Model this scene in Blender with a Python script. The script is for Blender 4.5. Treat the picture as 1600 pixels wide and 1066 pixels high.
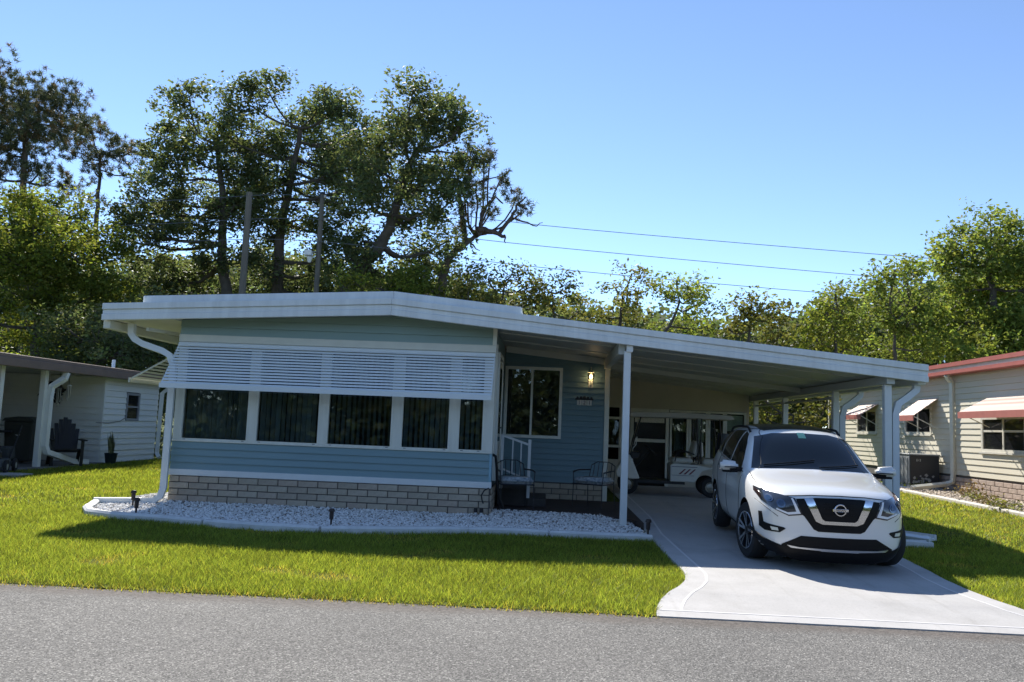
import bpy, bmesh, math, random
import numpy as np
from mathutils import Vector, Matrix
from mathutils.bvhtree import BVHTree

for o in list(bpy.data.objects): bpy.data.objects.remove(o)
S = bpy.context.scene
COL = S.collection
R = math.radians

# ------------------------------------------------------------------ camera
F_PX, W_PX, H_PX = 1300.0, 1600.0, 1066.0
YAW, PITCH, ROLL, EYE = -0.046143, 0.102120, 0.040333, 1.45
def cam_axes():
    cy, sy, cp, sp, cr, sr = math.cos(YAW), math.sin(YAW), math.cos(PITCH), math.sin(PITCH), math.cos(ROLL), math.sin(ROLL)
    w = Vector((sy*cp, cy*cp, sp)); r0 = Vector((cy, -sy, 0)); u0 = r0.cross(w)
    return cr*r0+sr*u0, -sr*r0+cr*u0, w
CR, CU, CW = cam_axes()
cam = bpy.data.cameras.new('camera'); camo = bpy.data.objects.new('camera', cam); COL.objects.link(camo)
cam.sensor_fit = 'HORIZONTAL'; cam.sensor_width = 36.0; cam.lens = 36.0*F_PX/W_PX
cam.clip_start = 0.1; cam.clip_end = 3000
camo.matrix_world = Matrix(((CR.x, CU.x, -CW.x, 0), (CR.y, CU.y, -CW.y, 0), (CR.z, CU.z, -CW.z, EYE), (0, 0, 0, 1)))
S.camera = camo

# ------------------------------------------------------------------ sky, sun, exposure
SUN = Vector((-0.42, 1.07, 1.0)).normalized()          # towards the sun
wd = bpy.data.worlds.new('World'); S.world = wd; wd.use_nodes = True
nt = wd.node_tree; bg = nt.nodes['Background']
sky = nt.nodes.new('ShaderNodeTexSky'); sky.sky_type = 'NISHITA'; sky.sun_disc = False
sky.sun_elevation = math.asin(SUN.z); sky.sun_rotation = math.atan2(SUN.x, SUN.y)
sky.air_density = 0.6; sky.dust_density = 0.0; sky.ozone_density = 2.0
nt.links.new(sky.outputs[0], bg.inputs[0]); bg.inputs[1].default_value = 0.148
sl = bpy.data.lights.new('sun', 'SUN'); sl.energy = 5.0; sl.angle = R(0.53); sl.color = (1.0, 0.95, 0.87)
so = bpy.data.objects.new('sun', sl); COL.objects.link(so)
so.rotation_euler = (-SUN).to_track_quat('-Z', 'Y').to_euler(); so.location = (-20, 40, 60)
S.view_settings.view_transform = 'Standard'; S.view_settings.look = 'None'
S.view_settings.exposure = 0.78; S.view_settings.gamma = 1.0; S.view_settings.use_curve_mapping = False

# ------------------------------------------------------------------ pixel helpers (directions; depth comes from what a thing touches)
def ray(px, py): return CW + CR*((px-800)/F_PX) + CU*((533-py)/F_PX)
def onY(px, py, Y): d = ray(px, py); t = Y/d.y; return Vector((d.x*t, Y, EYE+d.z*t))
def onX(px, py, X): d = ray(px, py); t = X/d.x; return Vector((X, d.y*t, EYE+d.z*t))
def onZ(px, py, z=0.0): d = ray(px, py); t = (z-EYE)/d.z; return Vector((d.x*t, d.y*t, z))
def ground_z(Y):
    pts = [(-1e9, -0.12), (7.02, -0.12), (7.06, -0.046), (9.0, 0.0), (12.0, 0.0), (13.3, 0.09), (16.5, 0.12), (1e9, 0.12)]
    for (a, za), (b, zb) in zip(pts, pts[1:]):
        if a <= Y <= b: return za+(zb-za)*(Y-a)/(b-a) if b-a < 1e8 else zb if a > 0 else za
    return 0.12
def onG(px, py):
    z = 0.0
    for _ in range(6):
        p = onZ(px, py, z); z = ground_z(p.y)
    return p

# ------------------------------------------------------------------ materials
MATS = {}
def mat(name, col, rough=0.6, metal=0.0, var=0.0, vscale=4.0, bump=0.0, bscale=60.0, spec=0.5, coat=0.0, emit=None, estr=0.0, col2=None, stretch=None):
    if name in MATS: return MATS[name]
    m = bpy.data.materials.new(name); m.use_nodes = True; n = m.node_tree.nodes; l = m.node_tree.links
    p = n['Principled BSDF']; p.inputs['Roughness'].default_value = rough; p.inputs['Metallic'].default_value = metal
    p.inputs['Specular IOR Level'].default_value = spec; p.inputs['Coat Weight'].default_value = coat; p.inputs['Coat Roughness'].default_value = 0.04
    p.inputs['Base Color'].default_value = (*col, 1)
    if var > 0 or bump > 0:
        tc = n.new('ShaderNodeTexCoord'); mp = n.new('ShaderNodeMapping'); l.new(tc.outputs['Object'], mp.inputs[0])
        if stretch: mp.inputs['Scale'].default_value = stretch
    if var > 0:
        nz = n.new('ShaderNodeTexNoise'); nz.inputs['Scale'].default_value = vscale; nz.inputs['Detail'].default_value = 7; nz.inputs['Roughness'].default_value = 0.65
        l.new(mp.outputs[0], nz.inputs['Vector'])
        rp = n.new('ShaderNodeValToRGB'); rp.color_ramp.elements[0].position = 0.3; rp.color_ramp.elements[1].position = 0.7
        c2 = col2 or tuple(c*(1-var) for c in col); c1 = col if col2 else tuple(min(1, c*(1+var*0.6)) for c in col)
        rp.color_ramp.elements[0].color = (*c2, 1); rp.color_ramp.elements[1].color = (*c1, 1)
        l.new(nz.outputs['Fac'], rp.inputs[0]); l.new(rp.outputs[0], p.inputs['Base Color'])
    if bump > 0:
        nb = n.new('ShaderNodeTexNoise'); nb.inputs['Scale'].default_value = bscale; nb.inputs['Detail'].default_value = 4
        l.new(mp.outputs[0], nb.inputs['Vector']); b = n.new('ShaderNodeBump'); b.inputs['Strength'].default_value = bump; b.inputs['Distance'].default_value = 0.01
        l.new(nb.outputs['Fac'], b.inputs['Height']); l.new(b.outputs[0], p.inputs['Normal'])
    if emit:
        p.inputs['Emission Color'].default_value = (*emit, 1); p.inputs['Emission Strength'].default_value = estr
    MATS[name] = m; return m
def glass(name, tint=(0.75, 0.82, 0.82), refl=1.0):
    if name in MATS: return MATS[name]
    m = bpy.data.materials.new(name); m.use_nodes = True; n = m.node_tree.nodes; l = m.node_tree.links
    n.remove(n['Principled BSDF']); out = n['Material Output']
    t = n.new('ShaderNodeBsdfTransparent'); t.inputs[0].default_value = (*tint, 1)
    g = n.new('ShaderNodeBsdfGlossy'); g.inputs['Roughness'].default_value = 0.02; g.inputs[0].default_value = (refl, refl, refl, 1)
    fr = n.new('ShaderNodeFresnel'); fr.inputs[0].default_value = 1.5; mx = n.new('ShaderNodeMixShader')
    l.new(fr.outputs[0], mx.inputs[0]); l.new(t.outputs[0], mx.inputs[1]); l.new(g.outputs[0], mx.inputs[2]); l.new(mx.outputs[0], out.inputs[0])
    MATS[name] = m; return m
def leaf_mat(name, col, trans=0.4, rough=0.55, tcol=None):
    m = bpy.data.materials.new(name); m.use_nodes = True; n = m.node_tree.nodes; l = m.node_tree.links
    p = n['Principled BSDF']; out = n['Material Output']; p.inputs['Roughness'].default_value = rough; p.inputs['Specular IOR Level'].default_value = 0.2
    at = n.new('ShaderNodeAttribute'); at.attribute_name = 'tint'
    mu = n.new('ShaderNodeMix'); mu.data_type = 'RGBA'; mu.blend_type = 'MULTIPLY'; mu.inputs[0].default_value = 1.0
    mu.inputs[6].default_value = (*col, 1); l.new(at.outputs['Color'], mu.inputs[7])
    mu2 = n.new('ShaderNodeMix'); mu2.data_type = 'RGBA'; mu2.blend_type = 'MULTIPLY'; mu2.inputs[0].default_value = 1.0
    mu2.inputs[6].default_value = (*(tcol or tuple(c*1.5 for c in col)), 1); l.new(at.outputs['Color'], mu2.inputs[7])
    tr = n.new('ShaderNodeBsdfTranslucent'); mx = n.new('ShaderNodeMixShader'); mx.inputs[0].default_value = trans
    l.new(mu.outputs[2], p.inputs['Base Color']); l.new(mu2.outputs[2], tr.inputs[0])
    l.new(p.outputs[0], mx.inputs[1]); l.new(tr.outputs[0], mx.inputs[2]); l.new(mx.outputs[0], out.inputs[0])
    MATS[name] = m; return m

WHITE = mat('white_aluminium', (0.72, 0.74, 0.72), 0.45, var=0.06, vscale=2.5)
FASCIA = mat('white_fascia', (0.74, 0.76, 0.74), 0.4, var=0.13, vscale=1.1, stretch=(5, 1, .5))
CREAM = mat('cream_trim', (0.66, 0.65, 0.55), 0.5, var=0.07, vscale=3)
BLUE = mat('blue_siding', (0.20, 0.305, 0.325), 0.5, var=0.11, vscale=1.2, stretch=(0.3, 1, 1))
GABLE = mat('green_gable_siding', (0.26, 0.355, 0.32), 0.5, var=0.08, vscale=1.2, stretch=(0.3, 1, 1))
BLUE_SHADED = mat('blue_siding_shaded', (0.14, 0.225, 0.25), 0.5, var=0.07, vscale=1.2, stretch=(0.3, 1, 1))  # same siding as the front, carport shade put into a darker colour
MORTAR = mat('mortar', (0.13, 0.12, 0.11), 0.9, var=0.2, vscale=9)
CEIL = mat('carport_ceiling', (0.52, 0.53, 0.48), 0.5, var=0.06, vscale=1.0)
BLACK = mat('black_plastic', (0.012, 0.012, 0.013), 0.5)
DARKM = mat('dark_interior', (0.03, 0.03, 0.03), 0.9)
GLASS = glass('window_glass')
brick_mats = [mat('brick_%d' % i, c, 0.85, var=0.16, vscale=14, bump=0.5, bscale=70) for i, c in enumerate([(0.43, 0.365, 0.275), (0.47, 0.40, 0.305), (0.40, 0.335, 0.255), (0.45, 0.365, 0.28)])]

# ------------------------------------------------------------------ mesh builder
class MB:
    def __init__(s): s.v = []; s.f = []
    def add(s, vs, fs):
        k = len(s.v); s.v += [tuple(v) for v in vs]; s.f += [tuple(i+k for i in f) for f in fs]; return s
    def box(s, x0, x1, y0, y1, z0, z1):
        return s.add([(x0,y0,z0),(x1,y0,z0),(x1,y1,z0),(x0,y1,z0),(x0,y0,z1),(x1,y0,z1),(x1,y1,z1),(x0,y1,z1)],
                     [(0,3,2,1),(4,5,6,7),(0,1,5,4),(1,2,6,5),(2,3,7,6),(3,0,4,7)])
    def hexa(s, p): return s.add(p, [(0,3,2,1),(4,5,6,7),(0,1,5,4),(1,2,6,5),(2,3,7,6),(3,0,4,7)])
    def bar(s, a, b, w, h=None, up=(0,0,1)):
        a, b = Vector(a), Vector(b); h = h or w; d = (b-a).normalized(); up = Vector(up)
        if abs(d.dot(up)) > 0.98: up = Vector((0,1,0))
        x = d.cross(up).normalized()*(w/2); y = x.cross(d).normalized()*(h/2)
        return s.hexa([a-x-y, a+x-y, b+x-y, b-x-y, a-x+y, a+x+y, b+x+y, b-x+y])
    def tube(s, pts, r, n=8, caps=True, sq=False):
        pts = [Vector(p) for p in pts]; rs = r if isinstance(r, (list, tuple)) else [r]*len(pts); rings = []
        t0 = (pts[1]-pts[0]).normalized(); ref = Vector((0,0,1)) if abs(t0.z) < 0.9 else Vector((0,1,0))
        nx = t0.cross(ref).normalized()
        for i, p in enumerate(pts):
            t = (pts[min(i+1, len(pts)-1)]-pts[max(i-1, 0)]).normalized()
            nx = (nx-t*nx.dot(t)).normalized(); ny = t.cross(nx); ring = []
            for k in range(n):
                a = 2*math.pi*(k+(0.5 if sq else 0))/n; ring.append(p+(nx*math.cos(a)+ny*math.sin(a))*rs[i]*(1.414 if sq else 1))
            rings.append(ring)
        k0 = len(s.v); vs = [q for g in rings for q in g]; fs = []
        for i in range(len(pts)-1):
            for k in range(n):
                a, b = i*n+k, i*n+(k+1) % n; fs.append((a, b, b+n, a+n))
        if caps: fs += [tuple(range(n))[::-1], tuple((len(pts)-1)*n+k for k in range(n))]
        return s.add(vs, fs)
    def prism(s, poly, axis, a, b):
        # poly 2D; axis 'x': poly=(y,z); 'y': poly=(x,z); 'z': poly=(x,y)
        mk = {'x': lambda p, t: (t, p[0], p[1]), 'y': lambda p, t: (p[0], t, p[1]), 'z': lambda p, t: (p[0], p[1], t)}[axis]
        n = len(poly); vs = [mk(p, a) for p in poly]+[mk(p, b) for p in poly]
        return s.add(vs, [tuple(range(n))[::-1], tuple(range(n, 2*n))]+[(i, (i+1) % n, n+(i+1) % n, n+i) for i in range(n)])
    def lathe(s, prof, c=(0,0,0), n=20, axis='z'):
        c = Vector(c); vs = []; m = len(prof)
        for k in range(n):
            a = 2*math.pi*k/n
            for r, t in prof:
                q = {'z': (r*math.cos(a), r*math.sin(a), t), 'x': (t, r*math.cos(a), r*math.sin(a)), 'y': (r*math.cos(a), t, r*math.sin(a))}[axis]
                vs.append(c+Vector(q))
        fs = [(k*m+i, ((k+1) % n)*m+i, ((k+1) % n)*m+i+1, k*m+i+1) for k in range(n) for i in range(m-1)]
        return s.add(vs, fs)
    def mesh(s, name, off=Vector((0,0,0)), smooth=False, bevel=0.0, fix=True):
        me = bpy.data.meshes.new(name); me.from_pydata([(v[0]-off.x, v[1]-off.y, v[2]-off.z) for v in s.v], [], s.f)
        if fix or bevel:
            bm = bmesh.new(); bm.from_mesh(me); bmesh.ops.recalc_face_normals(bm, faces=bm.faces)
            if bevel: bmesh.ops.bevel(bm, geom=[e for e in bm.edges if e.is_manifold and e.calc_face_angle(0) > 0.5], offset=bevel, segments=1, affect='EDGES', clamp_overlap=True)
            bm.to_mesh(me); bm.free()
        if smooth:
            me.polygons.foreach_set('use_smooth', [True]*len(me.polygons))
            try: me.set_sharp_from_angle(angle=R(40))
            except Exception: pass
        return me
def tag(o, label=None, cat=None, group=None, kind=None):
    for k, v in (('label', label), ('category', cat), ('group', group), ('kind', kind)):
        if v: o[k] = v
    return o
def obj(name, me, m, parent=None, loc=None):
    o = bpy.data.objects.new(name, me); COL.objects.link(o)
    if m is not None and len(me.materials) == 0: me.materials.append(m)
    if parent: o.parent = parent
    if loc is not None: o.location = loc
    return o
class T:
    """a thing: an Empty at its base, parts in world (or local) coordinates"""
    def __init__(s, name, label, cat, base=(0,0,0), rz=0.0, group=None, kind=None, local=False):
        s.e = bpy.data.objects.new(name, None); COL.objects.link(s.e); s.e.location = base; s.e.rotation_euler = (0, 0, rz); s.e.empty_display_size = 0.2
        tag(s.e, label, cat, group, kind); s.off = Vector((0,0,0)) if local else Vector(base)
    def part(s, name, mb, m, parent=None, smooth=False, bevel=0.0):
        return obj(name, mb.mesh(name, s.off, smooth, bevel), m, parent or s.e)
    def piece(s, name, me, m, pos, parent=None, rot=None):
        o = obj(name, me, m, parent or s.e, Vector(pos)-s.off)
        if rot: o.rotation_euler = rot
        return o
def single(name, mb, m, label, cat, base, group=None, smooth=False, bevel=0.0, kind=None):
    base = Vector(base); o = obj(name, mb.mesh(name, base, smooth, bevel), m); o.location = base
    return tag(o, label, cat, group, kind)
def copy_tree(o, parent=None):
    c = o.copy(); COL.objects.link(c); c.parent = parent
    for ch in list(o.children): copy_tree(ch, c)
    return c
def fast_mesh(name, V, Fq, tint=None):
    """numpy verts (N,3), faces (M,k)"""
    me = bpy.data.meshes.new(name); M, k = Fq.shape
    me.vertices.add(len(V)); me.vertices.foreach_set('co', V.astype(np.float32).ravel())
    me.loops.add(M*k); me.loops.foreach_set('vertex_index', Fq.astype(np.int32).ravel())
    me.polygons.add(M); me.polygons.foreach_set('loop_start', np.arange(0, M*k, k, dtype=np.int32))
    try: me.polygons.foreach_set('loop_total', np.full(M, k, dtype=np.int32))
    except Exception: pass
    me.update(calc_edges=True)
    if tint is not None:
        a = me.color_attributes.new('tint', 'FLOAT_COLOR', 'POINT'); c = np.ones((len(V), 4), np.float32); c[:, :3] = tint; a.data.foreach_set('color', c.ravel())
    return me
def text_mesh(txt, size, depth=0.003):
    cu = bpy.data.curves.new('lettering', 'FONT'); cu.body = txt; cu.size = size; cu.extrude = depth; cu.align_x = 'CENTER'; cu.align_y = 'CENTER'
    o = bpy.data.objects.new('lettering', cu); COL.objects.link(o); dg = bpy.context.evaluated_depsgraph_get()
    me = bpy.data.meshes.new_from_object(o.evaluated_get(dg)); bpy.data.objects.remove(o); return me

# ================================================================== SETTING
def asphalt_mat():
    m = bpy.data.materials.new('asphalt'); m.use_nodes = True; n = m.node_tree.nodes; l = m.node_tree.links; p = n['Principled BSDF']
    tc = n.new('ShaderNodeTexCoord')
    def noise(sc, det=4, rough=0.6):
        z = n.new('ShaderNodeTexNoise'); z.inputs['Scale'].default_value = sc; z.inputs['Detail'].default_value = det; z.inputs['Roughness'].default_value = rough
        l.new(tc.outputs['Object'], z.inputs['Vector']); return z
    def ramp(fac, stops):
        r = n.new('ShaderNodeValToRGB'); e = r.color_ramp.elements
        while len(e) < len(stops): e.new(0.5)
        for q, (pos, c) in zip(e, stops): q.position = pos; q.color = (*c, 1)
        l.new(fac, r.inputs[0]); return r
    def mix(fac, a, b, mode='MIX'):
        x = n.new('ShaderNodeMix'); x.data_type = 'RGBA'; x.blend_type = mode
        if hasattr(fac, 'node'): l.new(fac, x.inputs[0])
        else: x.inputs[0].default_value = fac
        l.new(a, x.inputs[6]); l.new(b, x.inputs[7]); return x.outputs[2]
    vo = n.new('ShaderNodeTexVoronoi'); vo.inputs['Scale'].default_value = 105; l.new(tc.outputs['Object'], vo.inputs['Vector'])
    agg = ramp(vo.outputs['Color'], [(0.08, (0.055, 0.054, 0.052)), (0.4, (0.135, 0.132, 0.127)), (0.72, (0.205, 0.20, 0.19)), (0.97, (0.43, 0.42, 0.40))])
    fine = ramp(noise(240, 2).outputs['Fac'], [(0.3, (0.55, 0.55, 0.55)), (0.7, (1.25, 1.25, 1.24))])
    big = ramp(noise(0.55, 6).outputs['Fac'], [(0.3, (0.84, 0.825, 0.80)), (0.7, (1.16, 1.135, 1.09))])
    c = mix(1.0, mix(1.0, agg.outputs[0], fine.outputs[0], 'MULTIPLY'), big.outputs[0], 'MULTIPLY')
    # dirty, worn strip along the lawn edge
    sp = n.new('ShaderNodeSeparateXYZ'); l.new(tc.outputs['Object'], sp.inputs[0])
    wob = noise(1.7, 5); ad = n.new('ShaderNodeMath'); ad.operation = 'MULTIPLY_ADD'; ad.inputs[1].default_value = 0.35; l.new(wob.outputs['Fac'], ad.inputs[0]); l.new(sp.outputs[1], ad.inputs[2])
    mr = n.new('ShaderNodeMapRange'); mr.inputs[1].default_value = 6.86; mr.inputs[2].default_value = 7.06; mr.inputs[3].default_value = 0; mr.inputs[4].default_value = 0.75; l.new(ad.outputs[0], mr.inputs[0])
    dirt = ramp(noise(26, 6, 0.75).outputs['Fac'], [(0.32, (0.035, 0.03, 0.026)), (0.52, (0.12, 0.10, 0.085)), (0.75, (0.22, 0.19, 0.16))])
    c = mix(mr.outputs[0], c, dirt.outputs[0])
    l.new(c, p.inputs['Base Color']); p.inputs['Roughness'].default_value = 0.9; p.inputs['Specular IOR Level'].default_value = 0.3
    b = n.new('ShaderNodeBump'); b.inputs['Strength'].default_value = 0.7; b.inputs['Distance'].default_value = 0.006; l.new(vo.outputs['Distance'], b.inputs['Height']); l.new(b.outputs[0], p.inputs['Normal'])
    return m
def lawn_mat():
    m = bpy.data.materials.new('lawn_soil'); m.use_nodes = True; n = m.node_tree.nodes; l = m.node_tree.links; p = n['Principled BSDF']
    tc = n.new('ShaderNodeTexCoord'); z = n.new('ShaderNodeTexNoise'); z.inputs['Scale'].default_value = 9; z.inputs['Detail'].default_value = 9; z.inputs['Roughness'].default_value = 0.75
    l.new(tc.outputs['Object'], z.inputs['Vector']); r = n.new('ShaderNodeValToRGB'); e = r.color_ramp.elements; e.new(0.5)
    for q, (pos, c) in zip(e, [(0.3, (0.03, 0.045, 0.008)), (0.5, (0.075, 0.10, 0.014)), (0.72, (0.13, 0.14, 0.03))]): q.position = pos; q.color = (*c, 1)
    l.new(z.outputs['Fac'], r.inputs[0]); l.new(r.outputs[0], p.inputs['Base Color']); p.inputs['Roughness'].default_value = 0.95; p.inputs['Specular IOR Level'].default_value = 0.1
    return m
# ground sheet
gy = [-600, -60, -10, 6.9, 7.02, 7.06, 7.5, 8, 8.5, 9, 10, 11, 12, 12.5, 13.3, 14.5, 16.5, 22, 30, 60, 150, 900]
gx = [-900, -200, -60, -30, -15, -8, -4, 0, 4, 8, 15, 30, 60, 200, 900]
g = MB(); g.v = [(x, y, ground_z(y)) for y in gy for x in gx]
g.f = [(j*len(gx)+i, j*len(gx)+i+1, (j+1)*len(gx)+i+1, (j+1)*len(gx)+i) for j in range(len(gy)-1) for i in range(len(gx)-1)]
LAWN = lawn_mat(); tag(obj('lawn', g.mesh('lawn', fix=False), LAWN), kind='structure')
# road sheet with an uneven edge
rnd = random.Random(3); rd = MB(); xs = [-180, -60, -20]+[-8+0.12*i for i in range(int(16/0.12)+1)]+[20, 60, 180]
ed = []; w = 0
for x in xs: w = 0.75*w+rnd.uniform(-0.026, 0.026); ed.append(7.045+w)
rd.v = [(x, -14, -0.05) for x in xs]+[(x, e, -0.05) for x, e in zip(xs, ed)]
rd.f = [(i, i+1, len(xs)+i+1, len(xs)+i) for i in range(len(xs)-1)]
tag(obj('road', rd.mesh('road', fix=False), asphalt_mat()), kind='structure')

# driveway: concrete slabs with tooled border and joints
CONC = mat('driveway_concrete', (0.43, 0.415, 0.395), 0.85, var=0.10, vscale=2.2, bump=0.25, bscale=130)
CONC2 = mat('driveway_border', (0.46, 0.445, 0.425), 0.85, var=0.10, vscale=2.6, bump=0.2, bscale=130)
JOINT = mat('tooled_joint', (0.58, 0.56, 0.54), 0.8)
DARKJ = mat('slab_joint_dirt', (0.10, 0.09, 0.08), 0.95)
dl = [(20.5, 1.45), (14, 1.45), (10.6, 1.45), (9.2, 1.46), (8.75, 1.46), (8.4, 1.40), (8.1, 1.29), (7.85, 1.16), (7.6, 1.06), (7.35, 0.99), (7.15, 0.96), (7.03, 0.95)]
dr = [(20.5, 4.45), (14, 4.45), (10.6, 4.42), (9.6, 4.30), (9.1, 4.22), (8.6, 4.21), (8.2, 4.24), (7.8, 4.32), (7.5, 4.46), (7.3, 4.62), (7.12, 4.85), (7.03, 5.0)]
def itp(tab, y):
    tab = sorted(tab)
    for (a, va), (b, vb) in zip(tab, tab[1:]):
        if a <= y <= b: return va+(vb-va)*(y-a)/(b-a)
    return tab[0][1] if y < tab[0][0] else tab[-1][1]
def dz(y):
    z = max(ground_z(max(y, 7.06)), -0.036)+0.035
    return z if y > 7.9 else -0.040+(z+0.040)*min(1, max(0, (y-7.03)/.87))
def stain(m):
    n = m.node_tree.nodes; l = m.node_tree.links; p = n['Principled BSDF']; src = p.inputs['Base Color'].links[0].from_socket; tc = n.new('ShaderNodeTexCoord')
    def layer(src, sc, lo, hi, col, det=6, st=None):
        mp = n.new('ShaderNodeMapping'); l.new(tc.outputs['Object'], mp.inputs[0])
        if st: mp.inputs['Scale'].default_value = st
        z = n.new('ShaderNodeTexNoise'); z.inputs['Scale'].default_value = sc; z.inputs['Detail'].default_value = det; z.inputs['Roughness'].default_value = .7; l.new(mp.outputs[0], z.inputs['Vector'])
        mr = n.new('ShaderNodeMapRange'); mr.inputs[1].default_value = lo; mr.inputs[2].default_value = hi; l.new(z.outputs['Fac'], mr.inputs[0])
        x = n.new('ShaderNodeMix'); x.data_type = 'RGBA'; x.blend_type = 'MULTIPLY'; l.new(mr.outputs[0], x.inputs[0]); l.new(src, x.inputs[6]); x.inputs[7].default_value = (*col, 1); return x.outputs[2]
    c = layer(src, .9, .5, .8, (.80, .79, .77)); c = layer(c, 60, .52, .75, (.80, .80, .80), 3); c = layer(c, 1.3, .56, .72, (.84, .83, .81), 5, (3.0, .25, 1)); c = layer(c, 7, .66, .74, (.62, .58, .52))
    l.new(c, p.inputs['Base Color'])
stain(CONC); stain(CONC2)
drive = T('driveway', None, None, (2.9, 10, 0), kind='structure')
u = MB(); ys = [7.05+0.1*i for i in range(135)]+[20.5]
for a, b in zip(ys, ys[1:]):
    u.hexa([(itp(dl, a)+.01, a, dz(a)-.09), (itp(dr, a)-.01, a, dz(a)-.09), (itp(dr, b)-.01, b, dz(b)-.09), (itp(dl, b)+.01, b, dz(b)-.09),
            (itp(dl, a)+.01, a, dz(a)-.012), (itp(dr, a)-.01, a, dz(a)-.012), (itp(dr, b)-.01, b, dz(b)-.012), (itp(dl, b)+.01, b, dz(b)-.012)])
drive.part('joint_bed', u, DARKJ)
def strip(fl, fr, y0, y1, name, m, dzz=0.0, th=0.05):
    s = MB(); n = max(2, int((y1-y0)/0.09)); yy = [y0+(y1-y0)*i/n for i in range(n+1)]; vs = []
    for y in yy: vs += [(fl(y), y, dz(y)+dzz), (fr(y), y, dz(y)+dzz), (fl(y), y, dz(y)+dzz-th), (fr(y), y, dz(y)+dzz-th)]
    fs = []
    for i in range(n):
        a = 4*i; b = a+4; fs += [(a, a+1, b+1, b), (a+2, b+2, b+3, a+3), (a, b, b+2, a+2), (a+1, a+3, b+3, b+1)]
    fs += [(0, 2, 3, 1), (4*n, 4*n+1, 4*n+3, 4*n+2)]
    s.add(vs, fs); return drive.part(name, s, m)
BW = 0.21
for y0, y1 in [(7.24, 10.62), (10.634, 13.9), (13.914, 17.2), (17.214, 20.5)]:
    strip(lambda y: itp(dl, y)+BW+.012, lambda y: itp(dr, y)-BW-.012, y0, y1, 'slab', CONC)
    strip(lambda y: itp(dl, y), lambda y: itp(dl, y)+BW-.012, y0, y1, 'border_slab', CONC2)
    strip(lambda y: itp(dr, y)-BW+.012, lambda y: itp(dr, y), y0, y1, 'border_slab', CONC2)
strip(lambda y: itp(dl, y), lambda y: itp(dr, y), 7.03, 7.216, 'border_slab', CONC2)
strip(lambda y: itp(dl, y)+BW-.0135, lambda y: itp(dl, y)+BW+.0135, 7.24, 20.5, 'joint', JOINT, 0.0025, 0.03)
strip(lambda y: itp(dr, y)-BW-.0135, lambda y: itp(dr, y)-BW+.0135, 7.24, 20.5, 'joint', JOINT, 0.0025, 0.03)
strip(lambda y: itp(dl, y)+.01, lambda y: itp(dr, y)-.01, 7.214, 7.242, 'joint', JOINT, 0.0025, 0.03)

# porch slab (dark painted)
PSLAB = mat('dark_porch_paint', (0.045, 0.032, 0.028), 0.7, var=0.35, vscale=5)
ps = MB(); ps.prism([(-0.84, 13.42), (0.2, 13.38), (0.9, 13.25), (1.30, 12.75), (1.445, 12.3), (1.445, 15.74), (-0.84, 15.74)], 'z', 0.0, 0.135)
tag(obj('porch_floor', ps.mesh('porch_floor'), PSLAB), kind='structure')

# ================================================================== THE BLUE HOME
D, XL, XR = 12.88, -5.85, -0.841
Z1, Z2, Z3, Z4, Z5 = 0.487, 0.585, 1.015, 2.576, 2.692
RX = -2.42; YF = 12.40
def roof_bot(x): return 3.05-0.0515*(RX-x) if x < RX else 3.05-0.0907*(x-RX)
home = T('mobile_home', 'pale blue mobile home with brick skirt, white awning and attached carport roof', 'house', (-3.4, D, 0.0))
BRW, BRH = 0.312, 0.0985
bm_ = MB().box(-(BRW-.014)/2, (BRW-.014)/2, -0.02, 0.03, -(BRH-.012)/2, (BRH-.012)/2); BR_ME = [bm_.mesh('brick', bevel=0.004) for _ in range(4)]
for me, m in zip(BR_ME, brick_mats): me.materials.append(m)
bh_ = MB().box(-(BRW/2-.014)/2, (BRW/2-.014)/2, -0.02, 0.03, -(BRH-.012)/2, (BRH-.012)/2); BH_ME = bh_.mesh('brick', bevel=0.004); BH_ME.materials.append(brick_mats[0])
rb = random.Random(7)
def brickwork(thing, parent, x0, x1, y, z0, rows, face=-1):
    """face -1: bricks face -Y at plane y"""
    for r in range(rows):
        z = z0+BRH*(r+0.5); off = 0.0 if r % 2 else BRW/2; x = x0+0.007
        if off: thing.piece('brick', BH_ME, None, (x+BRW/4, y+rb.uniform(-.003, .003), z), parent); x += BRW/2
        while x+BRW <= x1+0.01:
            thing.piece('brick', rb.choice(BR_ME), None, (x+BRW/2, y+rb.uniform(-.004, .004), z+rb.uniform(-.0015, .0015)), parent, rot=(rb.uniform(-.006, .006), 0, rb.uniform(-.005, .005))); x += BRW
        if x+BRW/2 <= x1+0.02: thing.piece('brick', BH_ME, None, (x+BRW/4, y, z), parent)
sk = home.part('skirt_wall', MB().box(XL, XR-.004, D+.004, D+.10, -0.06, Z1), MORTAR)
brickwork(home, sk, XL, XR, D, Z1-5*BRH-0.004, 5)
# side of the front room below the door level
sk2 = home.part('skirt_wall', MB().box(XR-.10, XR, D+.1005, 15.75, -0.02, Z1), MORTAR)
bside = MB().box(-0.03, 0.02, -(BRW-.014)/2, (BRW-.014)/2, -(BRH-.012)/2, (BRH-.012)/2).mesh('brick', bevel=0.004); bside.materials.append(brick_mats[1])
for r in range(5):
    for k in range(3): home.piece('brick', bside, None, (XR, D+.03+BRW*(k+(0.5 if r % 2 else 0.9)), Z1-BRH*(4.5-r)-.004), sk2)
home.part('skirt_trim', MB().box(XL-.02, XR+.02, D-.035, D+.05, Z1+.002, Z2), WHITE, bevel=0.008)
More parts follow.
